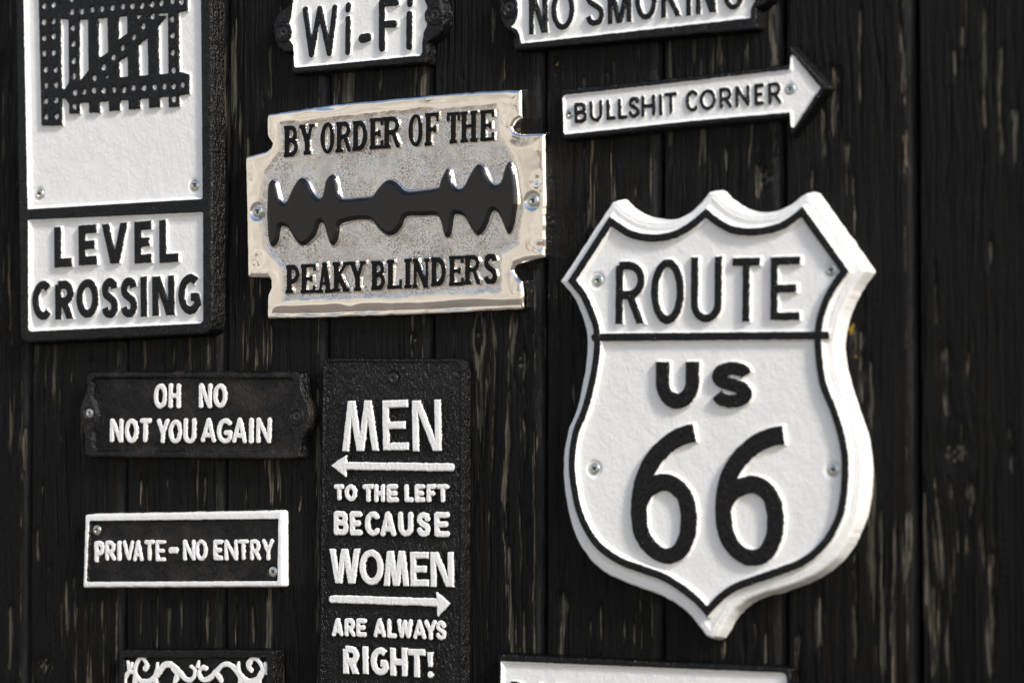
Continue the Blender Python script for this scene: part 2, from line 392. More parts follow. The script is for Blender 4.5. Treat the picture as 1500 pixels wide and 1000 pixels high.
def relief_mesh(name, U, V, sdf, H, attrs, mat, parent, skirt=None, draft=.8, org=None):
    """height field over the region sdf>0; outer cells snap to the outline; skirt: side walls down to that height"""
    nv, nu = U.shape
    d = sdf(U, V)
    ins = d > 0
    du = U[0, 1]-U[0, 0]; dv = V[1, 0]-V[0, 0]
    gy, gx = np.gradient(d, dv, du)
    g = np.hypot(gx, gy)+1e-6; gx /= g; gy /= g
    out = ~ins
    X = np.where(out, U-d*gx, U); Y = np.where(out, V-d*gy, V)
    d2 = sdf(X[out], Y[out])
    X[out] -= d2*gx[out]; Y[out] -= d2*gy[out]
    keep = ins[:-1, :-1] | ins[1:, :-1] | ins[:-1, 1:] | ins[1:, 1:]
    idx = np.arange(nv*nu).reshape(nv, nu)
    a = idx[:-1, :-1][keep]; b = idx[:-1, 1:][keep]; c = idx[1:, 1:][keep]; e = idx[1:, :-1][keep]
    Fc = np.stack([a, b, c, e], 1)
    used = np.zeros(nv*nu, bool); used[Fc.ravel()] = True
    VV = np.stack([X.ravel(), -H.ravel(), Y.ravel()], 1)
    at = {k: v.ravel() for k, v in attrs.items()}
    if skirt is not None:
        K = np.zeros((nv+1, nu+1), bool); K[1:-1, 1:-1] = keep
        k0 = K[1:-1, 1:-1]
        E = []
        c_ = k0 & ~K[:-2, 1:-1]; E.append((idx[:-1, :-1][c_], idx[:-1, 1:][c_]))
        c_ = k0 & ~K[1:-1, 2:];  E.append((idx[:-1, 1:][c_], idx[1:, 1:][c_]))
        c_ = k0 & ~K[2:, 1:-1];  E.append((idx[1:, 1:][c_], idx[1:, :-1][c_]))
        c_ = k0 & ~K[1:-1, :-2]; E.append((idx[1:, :-1][c_], idx[:-1, :-1][c_]))
        e0 = np.concatenate([q[0] for q in E]); e1 = np.concatenate([q[1] for q in E])
        bv = np.unique(np.concatenate([e0, e1])); mp = np.full(nv*nu, -1); mp[bv] = np.arange(len(bv))
        base = len(VV); rows = 4
        gxr, gyr = gx.ravel()[bv], gy.ravel()[bv]
        top = VV[bv]; newV = []; Fs = [Fc]; prev = bv
        for k in range(1, rows+1):
            t = k/rows
            y = top[:, 1]*(1-t)+(-skirt)*t
            wob = (.06 if mat in (M_SHIELD, M_ALU) else .30)*(np.random.RandomState(k).rand(len(bv))-.5)
            q = np.stack([top[:, 0]-gxr*(draft*t+wob), y, top[:, 2]-gyr*(draft*t+wob)], 1)
            newV.append(q)
            cur = base+(k-1)*len(bv)+np.arange(len(bv))
            Fs.append(np.stack([prev[mp[e0]] if k > 1 else e0, cur[mp[e0]], cur[mp[e1]], prev[mp[e1]] if k > 1 else e1], 1))
            prev = cur
        VV = np.concatenate([VV]+newV); Fc = np.concatenate(Fs)
        at = {k: np.concatenate([v]+[v[bv]]*rows) for k, v in at.items()}
        used = np.concatenate([used, np.ones(len(VV)-base, bool)])
    rm = np.cumsum(used)-1
    VV = VV[used]; Fc = rm[Fc]; at = {k: v[used] for k, v in at.items()}
    loc = (0, 0, 0)
    if org is not None:
        VV = VV-np.array([org[0], 0, org[1]]); loc = (org[0]*.001, 0, org[1]*.001)
    return mesh_obj(name, VV*.001, Fc, mat, parent, at, loc)

class Sign:
    """frame on the wall: origin at pixel o, local x along the pixel line a-b"""
    def __init__(s, name, o, a, b, h, label, cat, group=None):
        s.o = W(*o, 0); p, q = W(*a, h), W(*b, h)
        s.phi = math.atan2(q[1]-p[1], q[0]-p[0])
        s.c, s.s = math.cos(s.phi), math.sin(s.phi)
        s.root = bpy.data.objects.new(name, None); COL.objects.link(s.root)
        s.root.empty_display_size = .03
        s.root.location = (s.o[0]*.001, 0, s.o[1]*.001); s.root.rotation_euler = (0, -s.phi, 0)
        s.root['label'] = label; s.root['category'] = cat
        if group: s.root['group'] = group
    def P(s, px, py, h):
        q = W(px, py, h)-s.o
        return (q[0]*s.c+q[1]*s.s, -q[0]*s.s+q[1]*s.c)
    def PP(s, pts, h): return [s.P(x, y, h) for x, y in pts]

_seed = [11]
def raised(sign, name, sdf, box, hb, rise, fl, mat, top_white, res=.42, wob=.18, polish=None, rnd=.0):
    """a raised cast piece: sdf>0 is its flat top, the flank falls over fl mm to just under the plate at hb"""
    _seed[0] += 5; sd_ = _seed[0]
    u0, v0, u1, v1 = box; m = fl+.6
    U, V = grid(u0-m, u1+m, v0-m, v1+m, res)
    def f(X, Y):
        return sdf(X, Y)+wob*2*(fbm(X*.35+sd_, Y*.35, sd_, 2)-.5)
    d = f(U, V)
    t = np.clip((d+fl)/(fl*1.25), 0, 1)
    prof = t*t*(3-2*t)
    H = hb-.35+(rise+.35)*prof+.26*(fbm(U*.9, V*.9, sd_+3, 2)-.5)
    if rnd: H += rnd*np.clip(1-np.exp(-np.clip(d, 0, None)/1.5), 0, 1)
    pa = d+.28
    at = {'paint': pa if top_white else -pa}
    if polish is not None: at = {'paint': pa, 'polish': np.full(d.shape, polish)}
    org = ((u0+u1)/2, (v0+v1)/2)
    return relief_mesh(name, U, V, lambda X, Y: f(X, Y)+fl, H, at, mat, sign.root, org=org)

def prims_sdf(prims, off, flat, h=None):
    ox, oy = off
    def f(X, Y):
        x = X-ox; y = Y-oy
        D = np.full(X.shape, -1e9); neg = []
        for k in prims:
            if k[0] == 's':
                D = np.maximum(D, sd_stroke(x, y, k[1], k[2], (flat, flat)))
            elif k[0] == 'p': D = np.maximum(D, sd_poly(x, y, k[1]))
            else: neg.append(k[1])
        for n_ in neg: D = np.minimum(D, -sd_poly(x, y, n_))
        if flat and h is not None:
            D = np.minimum(D, np.minimum(y, h-y))
        return D
    return f

def text(sign, items, zoom, hb, rise, fl, stroke, mat, top_white, mode='flat', slope=0.0, serif=False, res=.42, wob=.2, polish=None, names=None):
    """items: (char, x0, y0, x1, y1) boxes in zoom pixels; zoom=(ox, oy, scale)"""
    ox, oy, sc = zoom; ht = hb+rise
    for it in items:
        ch, x0, y0, x1, y1 = it[:5]
        st = it[5] if len(it) > 5 else stroke
        dx = abs((x1-x0)*slope)
        cx, cy = ox+(x0+x1)/2/sc, oy+(y0+y1)/2/sc
        hw, hh = (x1-x0)/2/sc, ((y1-y0)-dx)/2/sc
        c = sign.P(cx, cy, ht); l = sign.P(cx-hw, cy, ht); r = sign.P(cx+hw, cy, ht)
        t = sign.P(cx, cy-hh, ht); b = sign.P(cx, cy+hh, ht)
        w_ = r[0]-l[0]; h_ = t[1]-b[1]
        # stroke width in mm from its width in pixels along the line
        rr = st/sc/2*w_/max(hw*2, 1e-6)
        if ch in '-': rr = h_/2
        flat = mode == 'flat'
        fn = glyph_serif if serif else glyph
        pr = fn(ch, w_, h_, rr, 0 if flat else rr)
        org = (c[0]-w_/2, c[1]-h_/2)
        f = prims_sdf(pr, org, flat, h_)
        nm = 'digit' if ch.isdigit() else ('dash' if ch == '-' else ('exclamation_mark' if ch == '!' else 'letter'))
        raised(sign, nm, f, (org[0], org[1], org[0]+w_, org[1]+h_), hb, rise, fl, mat, top_white, res, wob, polish)

def plate(sign, outer, hfun, mat, res=.6, skirt=-2.0, rnd=1.2, draft=.8, wob=.25, name='plate', und=.30, pit=.10):
    us = [p[0] for p in outer]; vs = [p[1] for p in outer]
    _seed[0] += 5; sd_ = _seed[0]
    U, V = grid(min(us)-1.5, max(us)+1.5, min(vs)-1.5, max(vs)+1.5, res)
    def f(X, Y): return sd_poly(X, Y, outer)+wob*2*(fbm(X*.22+sd_, Y*.22, sd_, 2)-.5)
    d = f(U, V)
    H, at = hfun(U, V, d)
    t = np.clip(d/rnd, 0, 1)
    H = H-rnd*(1-np.sqrt(np.clip(1-(1-t)**2, 0, 1)))+und*(fbm(U*.16, V*.16, sd_+9, 3)-.5)+pit*(fbm(U*.9, V*.9, sd_+33, 2)-.5)*2
    return relief_mesh(name, U, V, f, H, at, mat, sign.root, skirt=skirt, draft=draft)

# screw: dished head with a cross recess (a polar grid)
def make_screw(kind='zinc'):
    R = 4.0; nr, na = 16, 48
    V = []; attr = []
    for i in range(nr+1):
        rr = R*(i/nr)
        for j in range(na):
            a = 2*math.pi*j/na; x, z = rr*math.cos(a), rr*math.sin(a)
            y = 1.1*math.sqrt(max(0, 1-(rr/R)**2*.92))-.0
            dd = min(abs(x), abs(z)); ll = max(abs(x), abs(z))
            if dd < .55 and ll < 1.9: y -= 1.2*min(1, (1.95-ll)/.5)
            elif abs(abs(x)-abs(z)) < .35 and rr < 1.5: y -= .4
            V.append((x*.001, -y*.001, z*.001))
    for j in range(na):
        a = 2*math.pi*j/na; V.append((R*math.cos(a)*.001, .0015, R*math.sin(a)*.001))
    Fc = []; mi = []
    for i in range(nr+1):
        for j in range(na):
            k = (j+1) % na
            Fc.append((i*na+j, i*na+k, (i+1)*na+k, (i+1)*na+j))
            x, z = V[i*na+j][0]*1000, V[i*na+j][2]*1000
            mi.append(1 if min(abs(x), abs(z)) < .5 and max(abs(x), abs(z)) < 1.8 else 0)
    # face towards -y
    o = mesh_obj('screw', V, np.array(Fc), None, None, None, (0, 0, 0), mats=[M_ZINC, M_RECESS] if kind == 'zinc' else [M_BSCREW, M_BSCREW], mi=mi)
    me = o.data; bpy.data.objects.remove(o)
    return me
SCREW = {'zinc': make_screw('zinc'), 'black': make_screw('black')}
def screw(sign, px, py, h, size=1.0, kind='zinc', label=None, rot=None):
    o = bpy.data.objects.new('screw', SCREW[kind]); COL.objects.link(o); o.parent = sign.root
    p = sign.P(px, py, h+.8)
    o.location = (p[0]*.001, -h*.001, p[1]*.001); o.scale = (size,)*3
    o.rotation_euler = (0, random.random()*1.5 if rot is None else rot, 0)
    if label: o['label'] = label
    return o
def dish(sign, U, V, H, px, py, h, r=6.2, depth=1.0):
    """a shallow countersink in the plate around a screw"""
    p = sign.P(px, py, h); rr = np.hypot(U-p[0], V-p[1])
    return H-depth*(1-sstep(r*.62, r, rr))
#BUILD
# ================================================================== the wall of boards
GAPS = [44, 184, 330, 479, 632, 797, 969, 1149, 1344]
gx = [W(g, 560, 0)[0] for g in GAPS]
z0, z1 = 1500-400, 1500+420
pitch_l = gx[1]-gx[0]; pitch_r = gx[-1]-gx[-2]
edges = [gx[0]-pitch_l*k for k in (6, 5, 4, 3, 2, 1)]+gx+[gx[-1]+pitch_r*k for k in (1, 2, 3, 4, 5, 6, 7)]
wall = bpy.data.objects.new('board_wall', None); COL.objects.link(wall)
wall.location = (0, 0, 0); wall['label'] = 'wall of weathered black painted vertical boards behind all the signs'; wall['category'] = 'wall'
# knots: (px, py, radius mm)
KN = [(820, 97, 7), (1120, 262, 11), (890, 110, 5), (1400, 665, 15), (65, 975, 12), (700, 492, 8), (765, 532, 9), (608, 497, 4), (678, 112, 4), (1095, 590, 6)]
KN = [(*W(a, b, 0), r) for a, b, r in KN]
# streaks of worn paint traced from the photograph: (px, y0, y1, width mm)
WORN = [(742, 560, 640, 2.2), (738, 660, 790, 3.2), (744, 790, 945, 3.6), (720, 600, 700, 1.6), (716, 740, 850, 1.8), (781, 620, 960, 1.8), (823, 860, 1000, 5.0),
        (465, 560, 940, 3.4), (440, 690, 760, 2.0), (410, 0, 70, 3.5), (396, 60, 150, 3), (385, 130, 170, 2), (345, 20, 90, 1.6), (395, 470, 540, 3), (375, 500, 548, 3), (264, 730, 745, 4),
        (55, 770, 830, 3.2), (62, 700, 760, 2), (88, 560, 620, 1.6), (70, 820, 880, 2), (15, 880, 990, 4), (110, 830, 930, 2), (150, 870, 960, 2.4), (247, 880, 950, 3.5), (265, 860, 940, 2.5),
        (305, 870, 950, 3), (173, 500, 545, 3), (255, 500, 545, 4), (240, 515, 545, 2), (135, 520, 545, 2.5), (370, 880, 950, 2.5), (345, 860, 950, 1.8), (720, 0, 70, 4), (735, 60, 130, 3), (556, 70, 140, 2.5),
        (620, 120, 145, 2), (645, 110, 135, 2.4), (855, 105, 135, 2), (900, 80, 115, 2), (935, 60, 110, 2), (1055, 60, 105, 3), (1095, 55, 100, 3), (1220, 90, 210, 5), (1206, 150, 240, 4), (1250, 250, 420, 2.4), (1260, 0, 160, 2),
        (1320, 20, 150, 3.5), (1325, 180, 260, 3), (1240, 200, 300, 3), (1398, 60, 120, 3.5), (1410, 30, 80, 3.5), (1465, 60, 240, 3), (1485, 150, 250, 4), (1385, 500, 620, 5), (1408, 610, 650, 3), (1422, 700, 760, 4), (1418, 500, 560, 3),
        (1450, 340, 400, 3), (1480, 620, 700, 3), (1260, 480, 600, 5), (1275, 520, 640, 4), (1250, 470, 540, 4), (1200, 860, 960, 6), (1250, 800, 980, 3), (1290, 740, 900, 2.5), (1168, 920, 1000, 3), (1060, 930, 970, 3), (880, 880, 950, 2.4), (865, 900, 950, 1.6),
        (915, 900, 950, 1.6), (1105, 900, 965, 1.6), (940, 900, 960, 1.2), (862, 280, 340, 4), (930, 260, 300, 3), (1110, 230, 300, 4), (1190, 240, 290, 3), (1065, 210, 260, 2.4), (840, 520, 600, 2), (845, 740, 800, 2), (875, 230, 300, 1.6),
        (35, 620, 700, 3), (20, 560, 640, 2), (120, 600, 700, 1.6), (300, 690, 745, 2.4), (205, 690, 750, 2), (360, 700, 745, 2), (245, 690, 720, 2.4), (1365, 850, 1000, 3), (1450, 800, 1000, 4), (1440, 0, 200, 3), (1370, 380, 480, 2.6)]
LICH = [(*W(815, 93, 0), 2.0, .75), (*W(1248, 485, 0), 3.2, .8), (*W(1252, 520, 0), 3.0, .65), (*W(795, 520, 0), 2.5, .5), (*W(1228, 560, 0), 2, .5)]
WORN = [(W(a, b, 0), W(a, c, 0), ww) for a, b, c, ww in WORN]
for k in range(len(edges)-1):
    a, b = edges[k]+1.5, edges[k+1]-1.5
    out_of_frame = k < 5 or k > 15
    U, V = grid(a, b, z0, z1, .85 if not out_of_frame else 1.6, 2.6)
    sd_ = 79+k*7
    wav = 6*(fbm(U*0+k, V*.01, sd_, 2)-.5)+2.5*(fbm(U*.02, V*.03, sd_+1, 2)-.5)
    S = U+wav
    warp = np.zeros_like(U)
    knot = np.zeros_like(U)
    for kx, kz, kr in KN:
        dx, dz = U-kx, V-kz
        e = np.exp(-((dx/kr)**2+(dz/(kr*1.6))**2))
        warp += np.sign(dx)*kr*.7*e; knot = np.maximum(knot, np.exp(-((dx/kr)**2+(dz/(kr*.8))**2)*1.5))
    S2 = S-warp
    grain = fbm(S2*.55, V*.012, sd_+2, 3)
    fine = fbm(S2*1.1, V*.03, sd_+5, 2)
    H = -.2+1.0*(grain-.5)+.5*(fine-.5)+.6*(fbm(U*.03, V*.006, sd_+3, 2)-.5)
    # bare streaks, denser in some zones
    zone = fbm(U*.03+7, V*.006, sd_+8, 2)
    st = fbm(S2*.34, V*.016, sd_+9, 3)
    bare_and_lit = (st-.66+.75*(zone-.5))*4.5-.05
    for (p, q, ww) in WORN:
        if p[0] < a-12 or p[0] > b+12: continue
        xm = p[0]+2.2*(fbm(V*.05+p[0], V*0+3, 5, 2)-.5)
        wd = 1.5*ww*(.35+1.0*fbm(V*.09, V*0+p[0], 9, 2))
        inz = sstep(q[1]-6, q[1]+8, V)*(1-sstep(p[1]-8, p[1]+6, V))
        bare_and_lit = np.maximum(bare_and_lit, (1-np.abs(U-xm)/wd)*1.25*inz-.28*(1-inz)-.22)
    bare_and_lit = np.maximum(bare_and_lit, (knot*1.8-.45)*(.62+.38*np.sin(np.hypot(S2, V*.7)*1.7+4*grain)))
    crack = np.clip(1-np.abs(fbm(S2*.10, V*.004, sd_+12, 2)-.5)*26, 0, 1)*sstep(.5, .6, fbm(U*.05, V*.01, sd_+13, 2))
    H -= np.clip(bare_and_lit, 0, 1)*.8+crack*.8
    lip = np.clip(1-np.abs(bare_and_lit+.15)*5, 0, 1); H += lip*.30
    H += knot*(.8*np.sin(np.hypot(U, V)*1.2)*.5)
    # board edges: the right one has a wide arris, the left a small one
    dl, dr = U-a, b-U
    H -= np.clip(1-dl/2.2, 0, 1)**2*2.2
    H -= np.clip(1-dr/6.5, 0, 1)**1.3*5.0
    bare_and_lit = np.maximum(bare_and_lit, np.clip(1-np.abs(dr-6)/1.6, 0, 1)*.9-.22+.9*(fbm(U*.1, V*.02, sd_+21, 3)-.5)*1.3)  # pale strip painted at the chamfer's shoulder to look lit
    arris_light = np.clip(1-np.abs(dr-3.0)/3.4, 0, 1)*(.55+.9*(fbm(U*.05, V*.012, sd_+31, 2)-.3))  # mask for the sunlit look put into the right chamfer's colour
    lich = np.zeros_like(U)
    for lx, lz, lr, ls in LICH: lich = np.maximum(lich, ls*np.exp(-(((U-lx)/lr)**2+((V-lz)/(lr*2.2))**2)))
    us = lambda X, Y: np.minimum(np.minimum(X-a, b-X), np.minimum(Y-z0, z1-Y))+.01
    o = relief_mesh('board', U, V, us, H, {'bare_and_lit': np.clip(bare_and_lit, -1, 1.1), 'lichen': lich, 'arris_light': arris_light}, M_WOOD, wall, skirt=-16, draft=0)
# backing behind the gaps
Vb = [(x*.001, y, z*.001) for x in (edges[0], edges[-1]) for y in (.014, .022) for z in (z0+2, z1-2)]
mesh_obj('backing_board', Vb, [(0, 4, 5, 1), (2, 3, 7, 6), (0, 2, 6, 4), (1, 5, 7, 3), (0, 1, 3, 2), (4, 6, 7, 5)], M_BACK, wall)

# the pale paved ground in front of the wall: below the frame, it lights the undersides and shows in the polished metal
M_GROUND = simple('pale_paving', (.20, .175, .145), .9, 0., 0, 3)
g_ = mesh_obj('ground', [(-400, -400, 0), (400, -400, 0), (400, 400, 0), (-400, 400, 0)], [(0, 1, 2, 3)], M_GROUND); g_['kind'] = 'structure'

# the cream house front across the lane: out of frame, the photograph shows it mirrored in the polished plate
M_REND = simple('cream_render', (.66, .63, .575), .9, 0., .0, 2)
M_RED = simple('red_awning_cloth', (.62, .05, .04), .8, 0., .0, 4)
M_PANE = simple('dark_window_glass', (.02, .02, .022), .1)
def box(name, x0, x1, y0, y1, za, zb, mat, parent):
    V = [(x, y, z) for x in (x0, x1) for y in (y0, y1) for z in (za, zb)]
    o = mesh_obj(name, V, [(0, 1, 3, 2), (4, 6, 7, 5), (0, 4, 5, 1), (2, 3, 7, 6), (0, 2, 6, 4), (1, 5, 7, 3)], mat, parent)
    o.data.polygons.foreach_set('use_smooth', [False]*6); return o
hs = bpy.data.objects.new('house_front', None); COL.objects.link(hs); hs.location = (-6.4, -10.2, 0); hs.rotation_euler = (0, 0, R_(-60))
hs['label'] = 'cream house front mirrored in the polished metal plate'; hs['category'] = 'house'
box('wall', -9.5, 16, -3, 0, 0, 6.2, M_REND, hs)
for wx in range(-8, 15, 4):
    f_ = box('window', wx, wx+1.1, .0, .04, 4.0, 5.3, M_REND, hs); box('pane', wx+.08, wx+1.02, .042, .05, 4.08, 5.22, M_PANE, f_)
box('awning', 1, 6, .0, .3, 3.25, 3.31, M_RED, hs)

# ================================================================== shield sign
HR, HL, HF = 15.0, 11.0, 11.6       # ridge, lip, field
sg = Sign('shield_sign', (1040, 620), (880, 494), (1205, 491), HR, 'large white shield shaped US 66 road sign with thick rim and black outline', 'sign')
za = lambda p: Z(800, 260, 2.942, p)
zb = lambda p: Z(800, 600, 2.858, p)
blk = (spline(za([(272, 168), (318, 200), (370, 230), (440, 244), (500, 242), (560, 226), (620, 190), (688, 133)]))[:-1] +
       spline(za([(688, 133), (740, 175), (800, 208), (862, 218), (930, 214), (1000, 197), (1055, 165), (1105, 125)]))[:-1] +
       [za([(1105, 125)])[0]] +
       spline(za([(1305, 405), (1265, 455), (1225, 522), (1200, 590), (1187, 650), (1185, 710), (1192, 800), (1208, 890)]) +
              zb([(1216, 0), (1245, 90), (1262, 180), (1265, 260), (1258, 360), (1240, 450), (1195, 540), (1140, 605), (1070, 655), (980, 690), (880, 725), (800, 755), (735, 800), (672, 865)]))[:-1] +
       spline(zb([(672, 865), (620, 808), (560, 760), (480, 712), (390, 680), (300, 645), (220, 590), (165, 520), (125, 430), (104, 340), (93, 240), (98, 150), (115, 75)]) +
              za([(150, 1000), (180, 890), (198, 790), (205, 710), (200, 650), (180, 590), (150, 520), (120, 480), (92, 447)]))[:-1] +
       [za([(92, 447)])[0]])
lip = (spline(za([(305, 99), (350, 140), (420, 176), (495, 187), (560, 178), (620, 148), (665, 105)]))+spline(za([(700, 60), (732, 62), (765, 95), (810, 128), (865, 150), (930, 154), (1000, 141), (1055, 112), (1100, 78)])) +
       za([(1122, 66), (1140, 72)]) +
       spline(za([(1376, 402), (1330, 465), (1285, 550), (1262, 620), (1247, 700), (1250, 790), (1270, 880)]) +
              zb([(1276, 20), (1302, 90), (1320, 180), (1324, 260), (1316, 370), (1296, 470), (1246, 573), (1180, 650), (1100, 703), (1000, 742), (890, 775), (815, 812), (765, 865), (728, 925)])) +
       zb([(714, 950), (690, 958), (664, 945)]) +
       spline(zb([(640, 910), (600, 860), (540, 812), (470, 775), (380, 742), (290, 705), (220, 665), (160, 600), (118, 520), (90, 430), (75, 340), (69, 240), (76, 150), (93, 75)]) +
              za([(128, 1000), (153, 890), (170, 790), (174, 700), (165, 640), (145, 580), (110, 510), (57, 447)])) +
       za([(283, 105)]))
outer = sg.PP(lip, HL); bl = sg.PP(blk, HR)
RW = 4.6                             # width of the black ridge
scr = [(875, 411), (1217, 395), (870, 686), (1220, 688)]
def hf(U, V, d):
    db = sd_poly(U, V, bl)
    p = RW/2-np.abs(db-RW/2)+.25*(fbm(U*.3, V*.3, 77, 2)-.5)
    fl = 1.9
    t = np.clip((p+fl)/(fl*1.2), 0, 1); t = t*t*(3-2*t)
    base = np.where(db > RW/2, HF, HL-.9*sstep(3, 8, d)+.9*sstep(0, 2.2, -db)*0)
    # the lip is gently rounded with a shallow step half way
    base = base+np.where(db < 0, .8*sstep(8.5, 4.5, d)*0+.55*sstep(3.2, 4.4, d), 0)
    H = base*(1-t)+HR*t
    for s_ in scr: H = dish(sg, U, V, H, *s_, HF, 6.4, .9)
    return H, {'paint': -(p+.1)}
plate(sg, outer, hf, M_SHIELD, res=.62, rnd=2.2, draft=2.0, skirt=-2, wob=.3)
for s_ in scr: screw(sg, *s_, HF-.6, .92)
# divider bar
da, db_ = sg.P(870, 494, HR), sg.P(1209, 491, HR)
raised(sg, 'divider_bar', lambda X, Y: sd_stroke(X, Y, [da, db_], 2.25, (False, False)), (da[0], min(da[1], db_[1])-3, db_[0], max(da[1], db_[1])+3), HF, HR-HF-.1, 1.7, M_SHIELD, False, .5)
T_ = HR-HF
text(sg, [('R', 298, 360, 425, 630), ('O', 450, 350, 590, 632), ('U', 622, 340, 753, 625), ('T', 800, 345, 917, 620), ('E', 965, 340, 1090, 615)], (800, 260, 2.942), HF, T_-.4, 1.7, 29, M_SHIELD, False, slope=.03, res=.5)
text(sg, [('U', 470, 795, 655, 995), ('S', 708, 795, 888, 990, 48)], (800, 260, 2.942), HF, T_-.2, 1.7, 56, M_SHIELD, False, slope=.0, res=.5)
for pts in ([(617, 96), (560, 112), (500, 150), (440, 215), (398, 310), (385, 430), (400, 525), (445, 585), (500, 612), (555, 590), (588, 520), (593, 430), (575, 360), (530, 315), (480, 303), (425, 330), (395, 375)],
            [(990, 106), (930, 118), (860, 155), (795, 220), (752, 310), (738, 430), (755, 530), (800, 595), (860, 620), (915, 598), (950, 530), (957, 440), (938, 365), (895, 322), (845, 314), (785, 338), (748, 385)]):
    q = spline(sg.PP(zb(pts), HR), 5)
    us = [p[0] for p in q]; vs = [p[1] for p in q]
    n = len(q); rr = [5.55-.9*math.exp(-((i/n-.48)/.10)**2)-.35*(i/n > .72) for i in range(n)]
    raised(sg, 'digit', lambda X, Y, q=q, rr=rr: sd_stroke(X, Y, q, rr, (True, False)), (min(us)-6, min(vs)-6, max(us)+6, max(vs)+6), HF, T_-.1, 1.8, M_SHIELD, False, .55, wob=.3)

# ================================================================== razor blade plate
HZ = 8.0
sg = Sign('metal_plate', (582, 300), (395, 462), (770, 452), HZ, 'polished metal razor blade shaped plate with black lettering and black centre slot', 'sign')
zr = lambda p: Z(340, 110, 2.702, p)
outl = zr([(137, 152), (400, 112), (640, 88), (900, 66), (1080, 55), (1142, 56), (1145, 110), (1145, 168), (1118, 182), (1106, 205), (1116, 222), (1140, 230), (1228, 227), (1236, 235), (1240, 480), (1236, 715), (1231, 724), (1150, 742), (1120, 752), (1112, 772), (1128, 800), (1147, 815),
           (1152, 860), (1152, 920), (1144, 928), (700, 950), (400, 960), (137, 966), (133, 955), (135, 870), (148, 840), (148, 815), (138, 804), (62, 803), (56, 795), (52, 560), (47, 330), (53, 318), (130, 300), (148, 285), (152, 272), (140, 255), (134, 240), (132, 170)])
outer = sg.PP(outl, HZ)
# keep the little notches round by resampling, the long edges straight
fieldp = sg.PP(zr([(190, 196), (640, 150), (1045, 122), (1060, 250), (1120, 330), (1150, 500), (1130, 660), (1065, 700), (1062, 850), (640, 872), (205, 885), (200, 760), (130, 680), (110, 500), (125, 390), (190, 300)]), HZ)
def hf(U, V, d):
    df = sd_poly(U, V, fieldp)+3.0*(fbm(U*.09, V*.09, 31, 3)-.5)
    sink = sstep(-3, 3, df)
    rl = .9*(fbm(U*.030, V*.05, 41, 2)-.5)                     # hand polished: the rim rolls
    H = HZ-.9*np.exp(-d/2.0)+rl*sstep(0, 6, d)-.9*sink+1.0*sink*(fbm(U*.11, V*.11, 5, 4)-.5)
    # rounded roll along the lower rim
    q = sg.P(580, 452, HZ)[1]
    H -= 1.9*(.7+.6*(fbm(U*.045, V*0+2, 61, 2)-.5)*2)*(1-sstep(q-3.0, q+5.5, V+2.0*(fbm(U*.03, V*0+9, 62, 2)-.5)))*sstep(0, 4, d)
    for (dx_, dy_, ru, rv, am) in ((367, 253, 1.6, 4.5, .35), (376, 380, 3.5, 4.5, .4), (399, 196, 1.4, 3.2, .3), (787, 264, 3.0, 3.2, .3), (776, 345, 2.2, 6.0, .35), (790, 362, 3.5, 3.0, .3), (752, 415, 2.0, 6.0, .3), (735, 170, 2.4, 5.0, .25), (640, 145, 9.0, 2.0, .15), (480, 158, 12., 1.6, .15)):
        c_ = sg.P(dx_, dy_, HZ)
        H -= 2.2*am*np.exp(-((U-c_[0])/ru)**2-((V-c_[1])/rv)**2)
    for s_ in razs: H = dish(sg, U, V, H, *s_, HZ, 7.0, 1.2)
    return H, {'paint': np.full(U.shape, -3.0), 'polish': 1-sink*1.0}
razs = [(376.5, 310), (780, 294)]
plate(sg, outer, hf, M_ALU, res=.6, rnd=2.2, draft=.8, skirt=-2, wob=.3, und=.05, pit=.0)
for s_ in razs: screw(sg, *s_, HZ-.8, 1.0)
zl = lambda p: Z(340, 240, 6.25, p)
zq = lambda p: Z(570, 220, 6.25, p)
slot = (zl([(318, 450), (325, 220), (345, 165), (370, 150), (400, 175), (425, 270), (445, 335), (475, 360), (505, 330), (550, 230), (600, 150), (645, 130), (690, 165), (740, 265), (780, 310), (815, 312), (838, 250), (855, 160), (885, 115), (925, 98), (955, 140), (975, 250), (1000, 310), (1030, 325), (1150, 315), (1270, 300), (1320, 245), (1380, 175), (1440, 148)]) +
        zq([(60, 295), (110, 340), (150, 375), (220, 378), (430, 350), (460, 310), (490, 230), (530, 170), (560, 200), (580, 290), (610, 345), (650, 355), (690, 320), (740, 220), (790, 145), (830, 133), (870, 170), (910, 260), (950, 315), (995, 315), (1030, 270), (1060, 160), (1100, 105), (1140, 180), (1165, 320), (1175, 460), (1165, 560), (1140, 700), (1100, 765), (1070, 740), (1030, 640), (985, 560), (940, 565), (900, 680), (850, 760), (800, 775), (740, 700), (690, 610), (630, 585), (595, 600), (570, 760), (535, 800), (500, 770), (470, 650), (430, 595), (300, 600), (160, 605), (120, 690), (60, 760)]) +
        zl([(1437, 655), (1380, 630), (1320, 570), (1270, 515), (1150, 510), (1000, 545), (980, 620), (965, 700), (925, 745), (890, 720), (860, 620), (835, 545), (800, 545), (770, 640), (700, 720), (640, 748), (580, 700), (520, 600), (480, 570), (445, 580), (425, 700), (380, 755), (345, 735), (325, 640)]))
HB = HZ-.9
slp = spline(sg.PP(slot+[slot[0]], HZ+1.0), 3)[:-1]
us = [p[0] for p in slp]; vs = [p[1] for p in slp]
_seed[0] += 5
U, V = grid(min(us)-3, max(us)+3, min(vs)-3, max(vs)+3, .42)
f0 = lambda X, Y: sd_poly(X, Y, slp)
d = f0(U, V)
t1 = sstep(-1.7, .3, d)
bev = np.clip(d/2.7, 0, 1)
Hs = HB-.3+2.0*t1+2.1*(1-(1-bev)**1.7)
